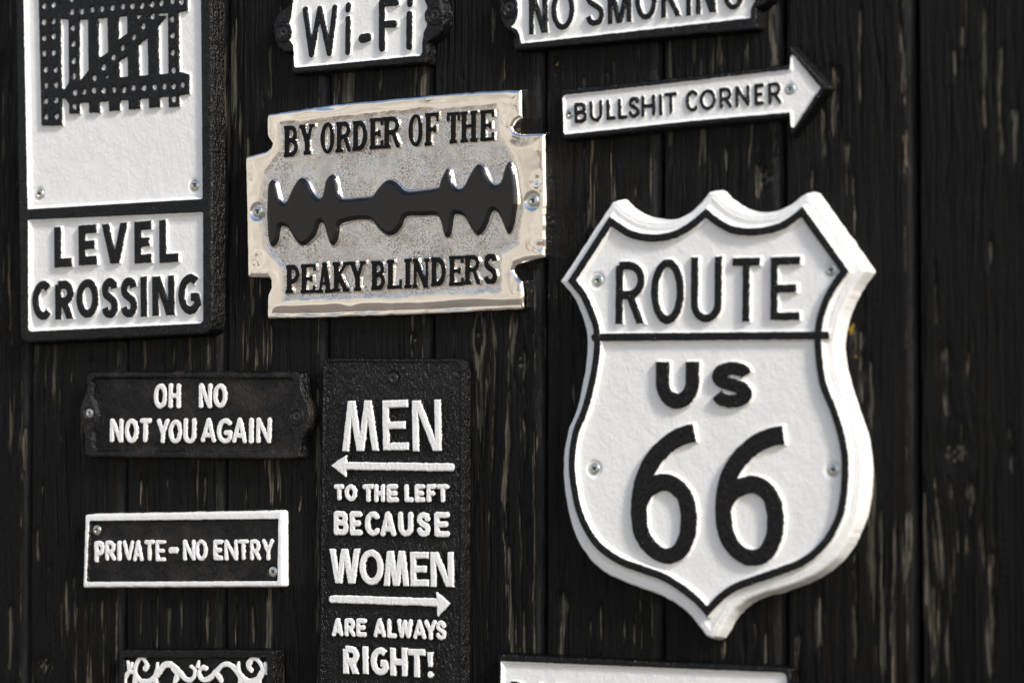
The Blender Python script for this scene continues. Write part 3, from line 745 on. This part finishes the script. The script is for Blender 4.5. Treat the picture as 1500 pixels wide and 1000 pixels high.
relief_mesh('slot_emblem', U, V, lambda X, Y: f0(X, Y)+1.7, Hs, {'paint': d+.15, 'polish': np.full(d.shape, 1.0)}, M_ALU, sg.root, org=(np.mean(us), np.mean(vs)))
z1_ = (400, 140, 8.333); z2_ = (570, 130, 8.333); z3_ = (400, 350, 8.333); z4_ = (570, 350, 8.333)
kw = dict(hb=HB, rise=2.3, fl=1.25, stroke=56, mat=M_ALU, top_white=False, serif=True, res=.38, wob=.22, polish=.55)
text(sg, [('B', 128, 362, 305, 748), ('Y', 315, 345, 500, 725), ('O', 575, 322, 742, 712), ('R', 765, 313, 958, 692), ('D', 965, 300, 1150, 675), ('E', 1175, 270, 1335, 652), ('R', 1345, 250, 1552, 642)], z1_, slope=.08, **kw)
text(sg, [('O', 232, 305, 402, 708), ('F', 435, 290, 597, 695), ('T', 698, 280, 856, 668), ('H', 872, 268, 1062, 655), ('E', 1105, 255, 1275, 640)], z2_, slope=.08, **kw)
text(sg, [('P', 155, 312, 322, 662), ('E', 335, 302, 512, 662), ('A', 520, 280, 715, 658), ('K', 728, 278, 925, 645), ('Y', 925, 268, 1120, 635), ('B', 1195, 262, 1368, 622)], z3_, slope=.06, **kw)
text(sg, [('L', -28, 250, 148, 608), ('I', 172, 240, 272, 600), ('N', 282, 232, 480, 598), ('D', 505, 218, 692, 575), ('E', 725, 205, 900, 570), ('R', 915, 192, 1118, 555), ('S', 1148, 180, 1315, 548)], z4_, slope=.06, **kw)

# ================================================================== level crossing sign
HT, HF = 11.0, 7.6
sg = Sign('level_crossing_sign', (170, 300), (41, 486), (297, 472), HF+3, 'tall black framed LEVEL CROSSING sign with a black gate picture at the left edge', 'sign')
zg = lambda p: Z(0, 0, 3.8471, p)
zt = lambda p: Z(0, 250, 3.8471, p)
def rr_poly(c, r):
    """round the corners of a quad given clockwise/anticlockwise"""
    out = []
    n = len(c)
    for i in range(n):
        p = np.array(c[i]); a = np.array(c[i-1]); b = np.array(c[(i+1) % n])
        ra = r[i] if not np.isscalar(r) else r
        ua = (a-p)/np.linalg.norm(a-p); ub = (b-p)/np.linalg.norm(b-p)
        s0, s1 = p+ua*ra, p+ub*ra
        for k in range(6):
            t = k/5; q = (1-t)**2*s0+2*t*(1-t)*p+t*t*s1; out.append(tuple(q))
    return out
outer = rr_poly(sg.PP([(20, -190), (308, -214), (311, 489), (29, 503)], HT), [6, 6, 9, 9])
f1 = rr_poly(sg.PP([(31, -170), (292.5, -192), (296.6, 291.5), (40.2, 306.5)], HT), 1.5)
f2 = rr_poly(sg.PP([(40.8, 322), (297.2, 310.5), (297.4, 473.5), (41.2, 485.5)], HT), [1.2, 1.2, 3.5, 3.5])
lsc = [(57, 284), (284.8, 271.5)]
def hf(U, V, d):
    p = np.maximum(sd_poly(U, V, f1), sd_poly(U, V, f2))
    H = HT-(HT-HF)*sstep(-.2, 2.2, p)
    for s_ in lsc: H = dish(sg, U, V, H, *s_, HF, 6.0, .8)
    return H, {'paint': p-.1}
plate(sg, outer, hf, M_EN, res=.62, rnd=2.0, draft=1.5, wob=.25)
for s_ in lsc: screw(sg, *s_, HF-.4, 1.0)
text(sg, [('L', 303, 312, 400, 545), ('E', 440, 303, 540, 533), ('V', 567, 293, 718, 525), ('E', 755, 283, 848, 522), ('L', 895, 272, 1000, 518)], (0, 250, 3.8471), HF, 3.0, 1.6, 36, M_EN, False, slope=.06, res=.5)
text(sg, [('C', 180, 617, 285, 843), ('R', 308, 616, 412, 838), ('O', 427, 607, 550, 832), ('S', 570, 602, 660, 832), ('S', 677, 598, 768, 828), ('I', 790, 597, 822, 822), ('N', 855, 590, 978, 818), ('G', 1002, 580, 1124, 812)], (0, 250, 3.8471), HF, 3.0, 1.6, 33, M_EN, False, slope=.06, res=.5)
# the gate: post, rails, pickets and brace as one casting, studs left white
HG = HF+2.6
def q4(a): return sg.PP(zg(a), HG)
polys = [[(205, -450), (325, -470), (338, 100), (346, 706), (232, 708)],                     # post
         [(338, -5), (1050, -50), (1052, 62), (1000, 68), (450, 112), (385, 112), (340, 104)],   # top rail
         [(345, 500), (362, 505), (385, 466), (455, 452), (1000, 412), (1012, 408), (1062, 420), (1062, 528), (1008, 540), (940, 545), (500, 578), (450, 578), (385, 585), (362, 552), (345, 552)],
         [(380, -420), (444, -425), (445, 640), (388, 640)], [(492, 0), (548, 0), (558, 633), (500, 635)], [(602, -5), (663, -5), (672, 622), (612, 625)],
         [(712, -20), (770, -20), (785, 612), (722, 616)], [(824, -40), (884, -40), (897, 604), (838, 608)], [(940, -460), (998, -465), (1008, 600), (948, 604)],
         [(445, 452), (930, 92), (985, 62), (880, 62), (800, 110), (440, 400)],
         [(480, 470), (560, 470), (940, 178), (940, 92), (800, 90)],
         [(380, -420), (1040, -470), (1042, -360), (380, -310)]]
brace = [(452, 452), (550, 330), (602, 300), (660, 225), (715, 190), (765, 120), (800, 85), (935, 92), (830, 210), (780, 250), (715, 318), (660, 350), (600, 425), (560, 470)]
polys = polys[:9]+[brace]+polys[11:]
polys = [q4(p) for p in polys]
dots = [(247, y) for y in (-300, -210, -120, -50, 35, 125, 217, 302)]+[(255, 393), (257, 483), (257, 570), (258, 660)]+[(300, y) for y in (-300, -210, -120, -60, 28, 120, 205, 298)]+[(311, 393), (314, 480), (315, 566), (318, 656)]
dots += [(408, 160), (411, 247), (413, 343), (415, 430), (418, 603), (422, 522), (472, 518), (528, 512), (582, 512), (640, 508), (697, 508), (750, 496), (810, 495), (870, 492), (924, 488), (976, 487), (1025, 480),
         (403, 70), (460, 66), (518, 56), (572, 53), (632, 45), (690, 38), (744, 36), (799, 32), (855, 25), (908, 18), (970, 8), (1020, 12), (967, 110), (970, 200), (970, 297), (975, 397), (978, 560),
         (530, 440), (582, 380), (638, 325), (688, 270), (752, 210), (805, 150), (857, 93), (400, 0), (410, -90), (410, -180), (960, -90), (960, -180)]
dots = q4(dots)
def gate(X, Y):
    D = np.full(X.shape, -1e9)
    for p in polys: D = np.maximum(D, sd_poly(X, Y, p))
    for q in dots: D = np.minimum(D, np.hypot(X-q[0], (Y-q[1])*.85)-2.0)
    return D
xs = [p[0] for q in polys for p in q]; ys = [p[1] for q in polys for p in q]
raised(sg, 'gate_emblem', gate, (min(xs), min(ys), max(xs), max(ys)), HF, 2.6, 1.1, M_EN, False, .55, wob=.22)

# ================================================================== signs with an eared black frame
def eared(name, o, a, b, outer_px, field_px, ht, hf_, mat, label, screws, paint_field=True, bosses=(), res=.55, rnd=1.5):
    sg = Sign(name, o, a, b, ht, label, 'sign')
    outer = sg.PP(outer_px, ht); fp = sg.PP(field_px, ht)
    def hf(U, V, d):
        p = sd_poly(U, V, fp)+.3*(fbm(U*.25, V*.25, int(o[0]), 2)-.5)
        H = ht-(ht-hf_)*sstep(-.2, 2.0, p)
        for (bx, by, br, bh) in bosses:
            c = sg.P(bx, by, ht); rr = np.hypot(U-c[0], V-c[1])
            H = H+bh*(1-sstep(br*.8, br, rr))*(1-sstep(-.4, .4, p))
        for s_ in screws: H = dish(sg, U, V, H, s_[0], s_[1], ht, 5.4, .8)
        return H, {'paint': (p-.1) if paint_field else np.full(U.shape, -3.0)}
    plate(sg, outer, hf, mat, res=res, rnd=rnd, draft=.9, wob=.35)
    for s_ in screws: screw(sg, s_[0], s_[1], ht-.3, s_[3] if len(s_) > 3 else .9, s_[2])
    return sg
zw = lambda p: Z(380, 0, 8.333, p)
zv = lambda p: Z(540, 0, 8.333, p)
HTW, HFW = 9.0, 6.6
wo_ = zw([(400, 905), (385, 870), (400, 700), (400, 640), (300, 640), (230, 590), (190, 500), (165, 400), (170, 280), (215, 180), (290, 100), (370, 55), (375, -120), (395, -330)]) + \
      zv([(600, -450), (640, -440), (660, -200), (760, -150), (850, -60), (905, 60), (925, 180), (915, 290), (870, 400), (800, 470), (720, 520), (715, 620), (705, 740), (690, 765)])
wf_ = zw([(440, 830), (420, 805), (412, 560), (385, 520), (365, 490), (385, 450), (395, 395), (388, 340), (362, 285), (385, 210), (398, 120), (400, 50), (412, 22), (410, -40), (400, -220)]) + \
      zv([(590, -380), (640, -370), (665, -180), (665, -100), (680, 0), (715, 80), (710, 115), (685, 150), (680, 195), (685, 250), (715, 290), (700, 340), (670, 400), (655, 520), (652, 640), (635, 680)])
sg = eared('wifi_sign', (515, 50), (432, 99), (615, 82), wo_, wf_, HTW, HFW, M_EN, 'white Wi-Fi sign with black eared frame at the top edge', [(415, 47, 'black', 1.0), (637, 22, 'black', 1.0)], bosses=((415, 47, 7.5, .9), (637, 22, 7.5, .9)))
def wpoly(pts, z): return [sg.P(z[0]+x/z[2], z[1]+y/z[2], HFW+2.6) for x, y in pts]
def free(sg, name, strokes, rad, hb, rise, fl, mat, tw, res=.45, flat=False, wob=.25):
    xs = [p[0] for s in strokes for p in s]; ys = [p[1] for s in strokes for p in s]
    mr = rad if np.isscalar(rad) else max(max(q) if not np.isscalar(q) else q for q in rad)
    def f(X, Y):
        D = np.full(X.shape, -1e9)
        for i, s in enumerate(strokes): D = np.maximum(D, sd_stroke(X, Y, s, rad if np.isscalar(rad) else rad[i], (flat, flat)))
        return D
    return raised(sg, name, f, (min(xs)-mr, min(ys)-mr, max(xs)+mr, max(ys)+mr), hb, rise, fl, mat, tw, res, wob)
ZW = (380, 0, 8.333); ZV = (540, 0, 8.333); kk = dict(hb=HFW, rise=2.6, fl=1.5, mat=M_EN, tw=False)
free(sg, 'letter', [wpoly([(550, 118), (628, 665)], ZW), wpoly([(628, 665), (728, 110)], ZW), wpoly([(728, 110), (846, 650)], ZW), wpoly([(846, 650), (912, 95)], ZW)], 1.95, **kk)
free(sg, 'letter', [wpoly([(1078, 66), (1075, 120)], ZW), wpoly([(1075, 230), (1072, 635)], ZW)], 1.95, **kk)
free(sg, 'hyphen', [wpoly([(1250, 470), (1312, 458)], ZW)], 3.0, **kk)
free(sg, 'letter', [wpoly([(155, 30), (155, 590)], ZV), wpoly([(155, 38), (325, 30)], ZV), wpoly([(155, 300), (305, 292)], ZV)], 2.3, **kk)
free(sg, 'letter', [wpoly([(498, 0), (498, 45)], ZV), wpoly([(490, 175), (488, 570)], ZV)], 2.2, **kk)

z5 = lambda p: Z(730, 0, 7.143, p)
z6 = lambda p: Z(920, 0, 7.143, p)
no_ = z5([(160, 530), (158, 420), (180, 380), (120, 330), (55, 290), (25, 220), (5, 130), (5, 0), (40, -120), (100, -180), (150, -200), (150, -330), (155, -480)]) + \
      z6([(1260, -640), (1330, -640), (1340, -400), (1420, -360), (1480, -250), (1500, -120), (1470, 0), (1400, 60), (1340, 90), (1340, 180), (1345, 290), (1320, 310)])
nf_ = z5([(235, 460), (222, 370), (195, 315), (133, 284), (165, 245), (195, 190), (205, 110), (200, 40), (180, -20), (160, -80), (200, -120), (215, -200), (215, -380)]) + \
      z6([(1240, -540), (1250, -300), (1265, -250), (1310, -220), (1280, -150), (1270, -80), (1290, -20), (1330, 10), (1300, 60), (1280, 110), (1285, 190)])
sg = eared('no_smoking_sign', (930, 20), (763, 64), (1100, 27), no_, nf_, HTW, HFW, M_EN, 'white NO SMOKING sign with black frame cut off by the top edge', [(746, 11, 'black', 1.0), (1118, -18, 'black', 1.0)], bosses=((746, 11, 7.5, .9), (1118, -18, 7.5, .9)))
text(sg, [('N', 315, -95, 505, 360), ('O', 550, -130, 786, 324), ('S', 908, -165, 1100, 280), ('m', 1138, -195, 1382, 252)], (730, 0, 7.143), HFW, 2.6, 1.5, 47, M_EN, False, slope=.11, res=.48)
text(sg, [('O', 70, -215, 292, 217), ('K', 340, -240, 552, 187), ('I', 603, -255, 650, 165), ('N', 703, -280, 907, 150), ('G', 985, -310, 1192, 114)], (920, 0, 7.143), HFW, 2.6, 1.5, 47, M_EN, False, slope=.11, res=.48)

# ================================================================== OH NO NOT YOU AGAIN
zo = lambda p: Z(90, 520, 3.8462, p)
oo_ = zo([(150, 575), (128, 560), (128, 450), (112, 400), (100, 345), (104, 290), (125, 240), (138, 200), (142, 110), (160, 93), (700, 92), (1320, 96), (1345, 105), (1350, 170), (1362, 230), (1388, 275), (1400, 340), (1388, 410), (1360, 460), (1345, 510), (1342, 575), (1320, 584), (700, 580)])
of_ = zo([(190, 545), (172, 530), (168, 430), (188, 370), (196, 330), (185, 290), (158, 235), (165, 150), (185, 122), (700, 120), (1290, 124), (1310, 140), (1322, 190), (1316, 240), (1285, 290), (1272, 345), (1285, 400), (1310, 440), (1318, 490), (1300, 535), (1280, 550), (700, 548)])
HTO, HFO = 8.5, 6.2
sg = eared('greeting_sign', (290, 607), (150, 545), (440, 546), oo_, of_, HTO, HFO, M_DUST, 'small black OH NO NOT YOU AGAIN sign with white letters', [(130.5, 605, 'zinc', .85), (434, 610, 'black', .95)], paint_field=False, bosses=((130.5, 605, 6.5, .7), (434, 610, 6.5, .7)))
zz1 = (120, 540, 8.333); zz2 = (280, 540, 8.333)
kw = dict(hb=HFO, rise=2.0, fl=.9, stroke=42, mat=M_DUST, top_white=True, mode='round', res=.36, wob=.2)
text(sg, [('O', 873, 183, 1027, 482), ('H', 1053, 180, 1190, 480)], zz1, **kw)
text(sg, [('N', 90, 178, 242, 480), ('O', 265, 183, 425, 475)], zz2, **kw)
text(sg, [('N', 338, 608, 492, 898), ('O', 520, 608, 677, 905), ('T', 700, 608, 832, 895), ('Y', 908, 612, 1052, 907), ('O', 1053, 623, 1212, 907), ('U', 1235, 603, 1382, 910)], zz1, **kw)
text(sg, [('A', 115, 603, 292, 897), ('G', 308, 608, 492, 907), ('A', 498, 600, 668, 905), ('I', 698, 598, 752, 912, 48), ('N', 790, 596, 967, 907)], zz2, **kw)

# ================================================================== MEN / WOMEN sign
HTM = 7.5
sg = Sign('men_and_women_sign', (578, 760), (484, 786), (658, 786), HTM, 'tall black sign with white MEN and WOMEN lettering and two arrows', 'sign')
zm1 = (450, 510, 4.0); zm2 = (450, 750, 4.0)
outer = rr_poly(sg.PP([(471.5, 524.5), (678.5, 525), (677, 1090), (466, 1078)], HTM), [7, 9, 7, 7])
def hf(U, V, d):
    H = HTM-.8*sstep(1.2, 3.0, d)
    H = dish(sg, U, V, H, 575, 554, HTM, 6.0, .8)
    return H, {'paint': np.full(U.shape, -3.0)}
plate(sg, outer, hf, M_MENS, res=.6, rnd=1.8, draft=.8, wob=.3)
screw(sg, 575, 554, HTM-1.0, .95, 'black')
HBM = HTM-.8
kw = dict(hb=HBM, rise=2.6, fl=1.1, mat=M_MENS, top_white=True, res=.4, wob=.24)
text(sg, [('M', 198, 308, 412, 600), ('E', 440, 305, 586, 595), ('N', 613, 305, 778, 600)], zm1, stroke=33, mode='flat', **kw)
text(sg, [('T', 155, 797, 210, 890), ('O', 217, 797, 286, 895), ('T', 320, 797, 387, 900), ('H', 390, 797, 450, 900), ('E', 463, 797, 527, 900), ('L', 567, 797, 618, 900), ('E', 627, 797, 686, 900), ('F', 697, 797, 750, 900), ('T', 755, 797, 825, 902)], zm1, stroke=21, mode='round', **kw)
text(sg, [('B', 153, -6, 236, 132), ('E', 247, -5, 317, 135), ('C', 335, -4, 418, 138), ('A', 425, -3, 514, 140), ('U', 530, -2, 615, 140), ('S', 640, 0, 716, 142), ('E', 742, 0, 828, 143)], zm2, stroke=26, mode='round', **kw)
text(sg, [('W', 126, 215, 306, 416), ('O', 304, 220, 440, 424), ('M', 443, 228, 592, 430), ('E', 602, 234, 706, 432), ('N', 720, 234, 852, 436)], zm2, stroke=30, mode='flat', **kw)
text(sg, [('A', 142, 620, 206, 726), ('R', 216, 622, 277, 727), ('E', 285, 623, 341, 728), ('A', 385, 622, 456, 732), ('L', 466, 625, 518, 735), ('W', 524, 627, 612, 736), ('A', 618, 630, 690, 742), ('Y', 684, 632, 752, 746), ('S', 752, 636, 808, 747)], zm2, stroke=20, mode='round', **kw)
text(sg, [('R', 208, 785, 300, 945), ('I', 320, 788, 354, 945), ('G', 370, 792, 470, 953), ('H', 484, 795, 581, 958), ('T', 590, 802, 686, 965), ('!', 692, 802, 742, 968)], zm2, stroke=29, mode='flat', **kw)
def arrow(zm, tip, hx, y0, y1, tail, sw):
    h = HBM+2.6
    P = lambda x, y: sg.P(zm[0]+x/zm[2], zm[1]+y/zm[2], h)
    head = [P(*tip), P(*y0), P(*y1)]; sh = [P(*hx), P(*tail)]
    def f(X, Y): return np.maximum(sd_poly(X, Y, head)+.2, sd_stroke(X, Y, sh, sw))
    xs = [p[0] for p in head+sh]; ys = [p[1] for p in head+sh]
    raised(sg, 'arrow', f, (min(xs)-3, min(ys)-2, max(xs)+3, max(ys)+2), HBM, 2.6, 1.1, M_MENS, True, .42, wob=.3)
arrow(zm1, (140, 686), (215, 688), (226, 628), (222, 750), (838, 697), 2.4)
arrow(zm2, (832, 535), (760, 527), (755, 470), (762, 606), (142, 508), 2.4)

# ================================================================== PRIVATE - NO ENTRY
HTP, HFP = 6.5, 4.3
sg = Sign('private_sign', (270, 805), (123, 858), (415, 858), HTP, 'small black PRIVATE - NO ENTRY sign with a thin white border', 'sign')
za1 = (110, 740, 8.333); za2 = (260, 740, 8.333)
zp = lambda p: Z(110, 740, 8.333, p)
zpp = lambda p: Z(260, 740, 8.333, p)
outer = rr_poly(sg.PP(zp([(122, 112)])+zpp([(1275, 66), (1280, 990)])+zp([(95, 1000)]), HTP), 1.8)
outer_chip = outer
fp = rr_poly(sg.PP(zp([(170, 188)])+zpp([(1226, 163), (1216, 922)])+zp([(135, 932)]), HTP), 1.2)
psc = [(141, 776), (399.3, 837)]
chip = sg.P(419, 812, HTP)
def hf(U, V, d):
    p = sd_poly(U, V, fp)+.3*(fbm(U*.25, V*.25, 12, 2)-.5)
    H = HTP-(HTP-HFP)*sstep(-.3, 1.0, p)-1.5*np.exp(-((U-chip[0])/1.8)**2-((V-chip[1])/1.8)**2)
    for s_ in psc: H = dish(sg, U, V, H, *s_, HFP, 5.5, .6)
    return H, {'paint': np.maximum(-(p), -3)+.0}
plate(sg, outer, hf, M_DUST, res=.5, rnd=1.3, draft=.6, wob=.35)
for s_ in psc: screw(sg, *s_, HFP-.3, .92)
kw = dict(hb=HFP, rise=1.7, fl=.7, stroke=33, mat=M_DUST, top_white=True, mode='round', res=.34, wob=.3)
text(sg, [('P', 232, 435, 350, 690, 40), ('R', 365, 432, 482, 672), ('I', 508, 432, 552, 676, 38), ('V', 578, 430, 710, 670), ('A', 703, 430, 820, 678), ('T', 842, 425, 957, 668), ('E', 978, 425, 1092, 680), ('-', 1135, 512, 1252, 582)], za1, **kw)
text(sg, [('N', 62, 420, 206, 672), ('O', 210, 418, 350, 672), ('E', 432, 420, 545, 668, 42), ('N', 570, 420, 722, 668), ('T', 735, 418, 857, 665), ('R', 883, 418, 1002, 664), ('Y', 1030, 412, 1162, 668)], za2, **kw)

# ================================================================== arrow sign
HTA, HFA = 8.5, 7.0
sg = Sign('arrow_sign', (990, 150), (826, 197), (1157, 164), HTA, 'long white arrow shaped sign pointing right with small black lettering', 'sign')
ao = [(821.5, 131.5), (826, 130), (1030, 109.5), (1155, 94), (1156, 66), (1210, 124), (1211, 129), (1161, 197), (1157, 196), (1154, 171.5), (1010, 185), (826, 204.5), (822.5, 202)]
af = [(823.5, 143), (827, 139.5), (1030, 117), (1157, 102), (1158, 82.5), (1161.5, 80.5), (1201.5, 128.6), (1163, 187.5), (1158.5, 185.5), (1157, 164.3), (1010, 177.5), (828, 197), (825.7, 194)]
ap = sg.PP(ao, HTA); fpp = sg.PP(af, HTA)
asc = [(833.3, 166.5), (1156.6, 130.5)]
def hf(U, V, d):
    p = sd_poly(U, V, fpp)+.35*(fbm(U*.25, V*.25, 19, 2)-.5)
    H = HTA-(HTA-HFA)*sstep(-.2, 1.8, p)
    for s_ in asc: H = dish(sg, U, V, H, *s_, HFA, 5.0, .5)
    return H, {'paint': p}
plate(sg, ap, hf, M_EN, res=.55, rnd=1.5, draft=1.2, wob=.35)
for s_ in asc: screw(sg, *s_, HFA-.2, .86)
kw = dict(hb=HFA, rise=1.4, fl=.9, stroke=30, mat=M_EN, top_white=False, mode='round', slope=.09, res=.36, wob=.2)
text(sg, [('B', 150, 425, 276, 648, 30), ('U', 308, 405, 440, 634), ('L', 485, 393, 578, 614), ('L', 605, 384, 698, 605), ('S', 716, 365, 828, 592), ('H', 850, 350, 992, 578), ('I', 1035, 343, 1066, 562), ('T', 1093, 320, 1222, 550), ('C', 1313, 297, 1438, 530)], (820, 90, 7.143), **kw)
text(sg, [('O', 103, 500, 270, 730), ('R', 310, 483, 438, 710), ('N', 475, 463, 622, 692), ('E', 675, 443, 773, 674), ('R', 820, 428, 955, 662)], (1010, 60, 7.143), **kw)

# ================================================================== scrollwork sign at the bottom left
HTS, HFS = 9.5, 6.2
sg = Sign('scrollwork_sign', (290, 1010), (172, 951), (400, 951), HTS, 'black sign with white scrollwork cut off by the bottom edge', 'sign')
outer = rr_poly(sg.PP([(174, 951), (401, 951), (399, 1120), (170, 1118)], HTS), 2)
fp = rr_poly(sg.PP([(181, 962), (391, 961.5), (390, 1108), (178, 1108)], HTS), 2)
def hf(U, V, d):
    p = sd_poly(U, V, fp)+.3*(fbm(U*.25, V*.25, 12, 2)-.5)
    return HTS-(HTS-HFS)*sstep(-.3, 1.6, p), {'paint': np.full(U.shape, -3.0)}
plate(sg, outer, hf, M_EN, res=.55, rnd=1.4, draft=.6, wob=.4)
zs = (170, 940, 5.5556)
def sc(pts, rad):
    q = spline([sg.P(zs[0]+x/zs[2], zs[1]+y/zs[2], HFS+2.2) for x, y in pts], 5)
    n = len(q); rr = [.86*v for v in np.interp(np.linspace(0, 1, n), np.linspace(0, 1, len(rad)), rad)]
    return q, rr
def scroll(curves):
    qs = [sc(p, r) for p, r in curves]
    free(sg, 'scroll', [q for q, r in qs], [r for q, r in qs], HFS, 2.2, .9, M_EN, True, .4, wob=.25)
scroll([([(232, 215), (245, 190), (235, 160), (210, 130), (180, 140), (155, 190), (150, 240), (165, 285), (205, 320), (260, 320), (310, 285), (345, 240), (380, 195), (425, 180), (470, 205), (515, 250), (555, 295), (600, 308), (632, 275), (635, 225), (605, 200)], [2.3, 1.6, 1.4, 1.7, 1.9, 2.0, 2.4, 2.6, 2.4, 2.2, 2.0, 1.5, 1.3]),
        ([(330, 175), (325, 230), (312, 290), (320, 340)], [1.0, 1.6, 2.0, 2.6]), ([(455, 215), (490, 260), (480, 310), (470, 330)], [1.6, 2.2, 2.2, 1.5]),
        ([(150, 245), (100, 245), (65, 290), (50, 330)], [1.8, 1.7, 2.4, 3.0]), ([(90, 160), (100, 195), (100, 235)], [1.2, 1.9, 1.6]), ([(125, 170), (118, 205)], [1.0, 1.5]), ([(150, 270), (150, 340)], [2.0, 2.6])])
scroll([([(725, 215), (700, 205), (672, 240), (680, 290), (720, 308), (765, 285), (805, 240), (850, 195), (895, 178), (945, 200), (985, 245), (1030, 300), (1085, 322), (1140, 305), (1180, 265), (1185, 210), (1155, 155), (1115, 130), (1080, 165), (1075, 200), (1092, 228)], [1.8, 1.5, 1.7, 2.1, 1.9, 1.8, 2.2, 2.6, 2.3, 2.0, 1.6, 1.6, 2.6, 1.8]),
        ([(992, 170), (985, 225)], [1.2, 1.9]), ([(800, 245), (830, 280), (850, 315)], [1.6, 2.2, 1.7]),
        ([(1175, 250), (1215, 240), (1250, 280), (1258, 330)], [2.2, 1.8, 1.7, 1.8]), ([(1205, 175), (1218, 215)], [1.2, 1.8]), ([(1248, 160), (1228, 205)], [1.2, 1.6]), ([(1165, 270), (1150, 335)], [2.2, 2.6]), ([(1010, 270), (1005, 335)], [1.6, 2.2])])
scroll([([(668, 155), (660, 195)], [.9, 1.7])])

# ================================================================== white sign at the bottom edge
sg = Sign('parking_sign', (950, 1030), (734, 968.5), (1146, 985), HTW, 'white sign with black frame showing only its top edge below the shield', 'sign')
outer = rr_poly(sg.PP([(729.5, 957), (1158, 977), (1156, 1130), (728, 1125)], HTW), [2, 3, 3, 3])
fp = rr_poly(sg.PP([(733.5, 967.5), (1152.5, 985), (1150, 1110), (733, 1104)], HTW), [1, 4, 4, 4])
ear = sg.P(722, 1003, HTW)
def hf(U, V, d):
    p = sd_poly(U, V, fp)
    p = np.minimum(p, 1e3)
    return HTW-(HTW-HFW)*sstep(-.2, 2.2, p), {'paint': p-.1}
plate(sg, outer, hf, M_EN, res=.6, rnd=1.5, draft=.8, wob=.3)
text(sg, [('P', 222, 487, 410, 900), ('A', 470, 502, 680, 915), ('R', 750, 520, 930, 930)], (720, 940, 8.333), HFW, 2.6, 1.5, 50, M_EN, False, mode='round', slope=0, res=.5)
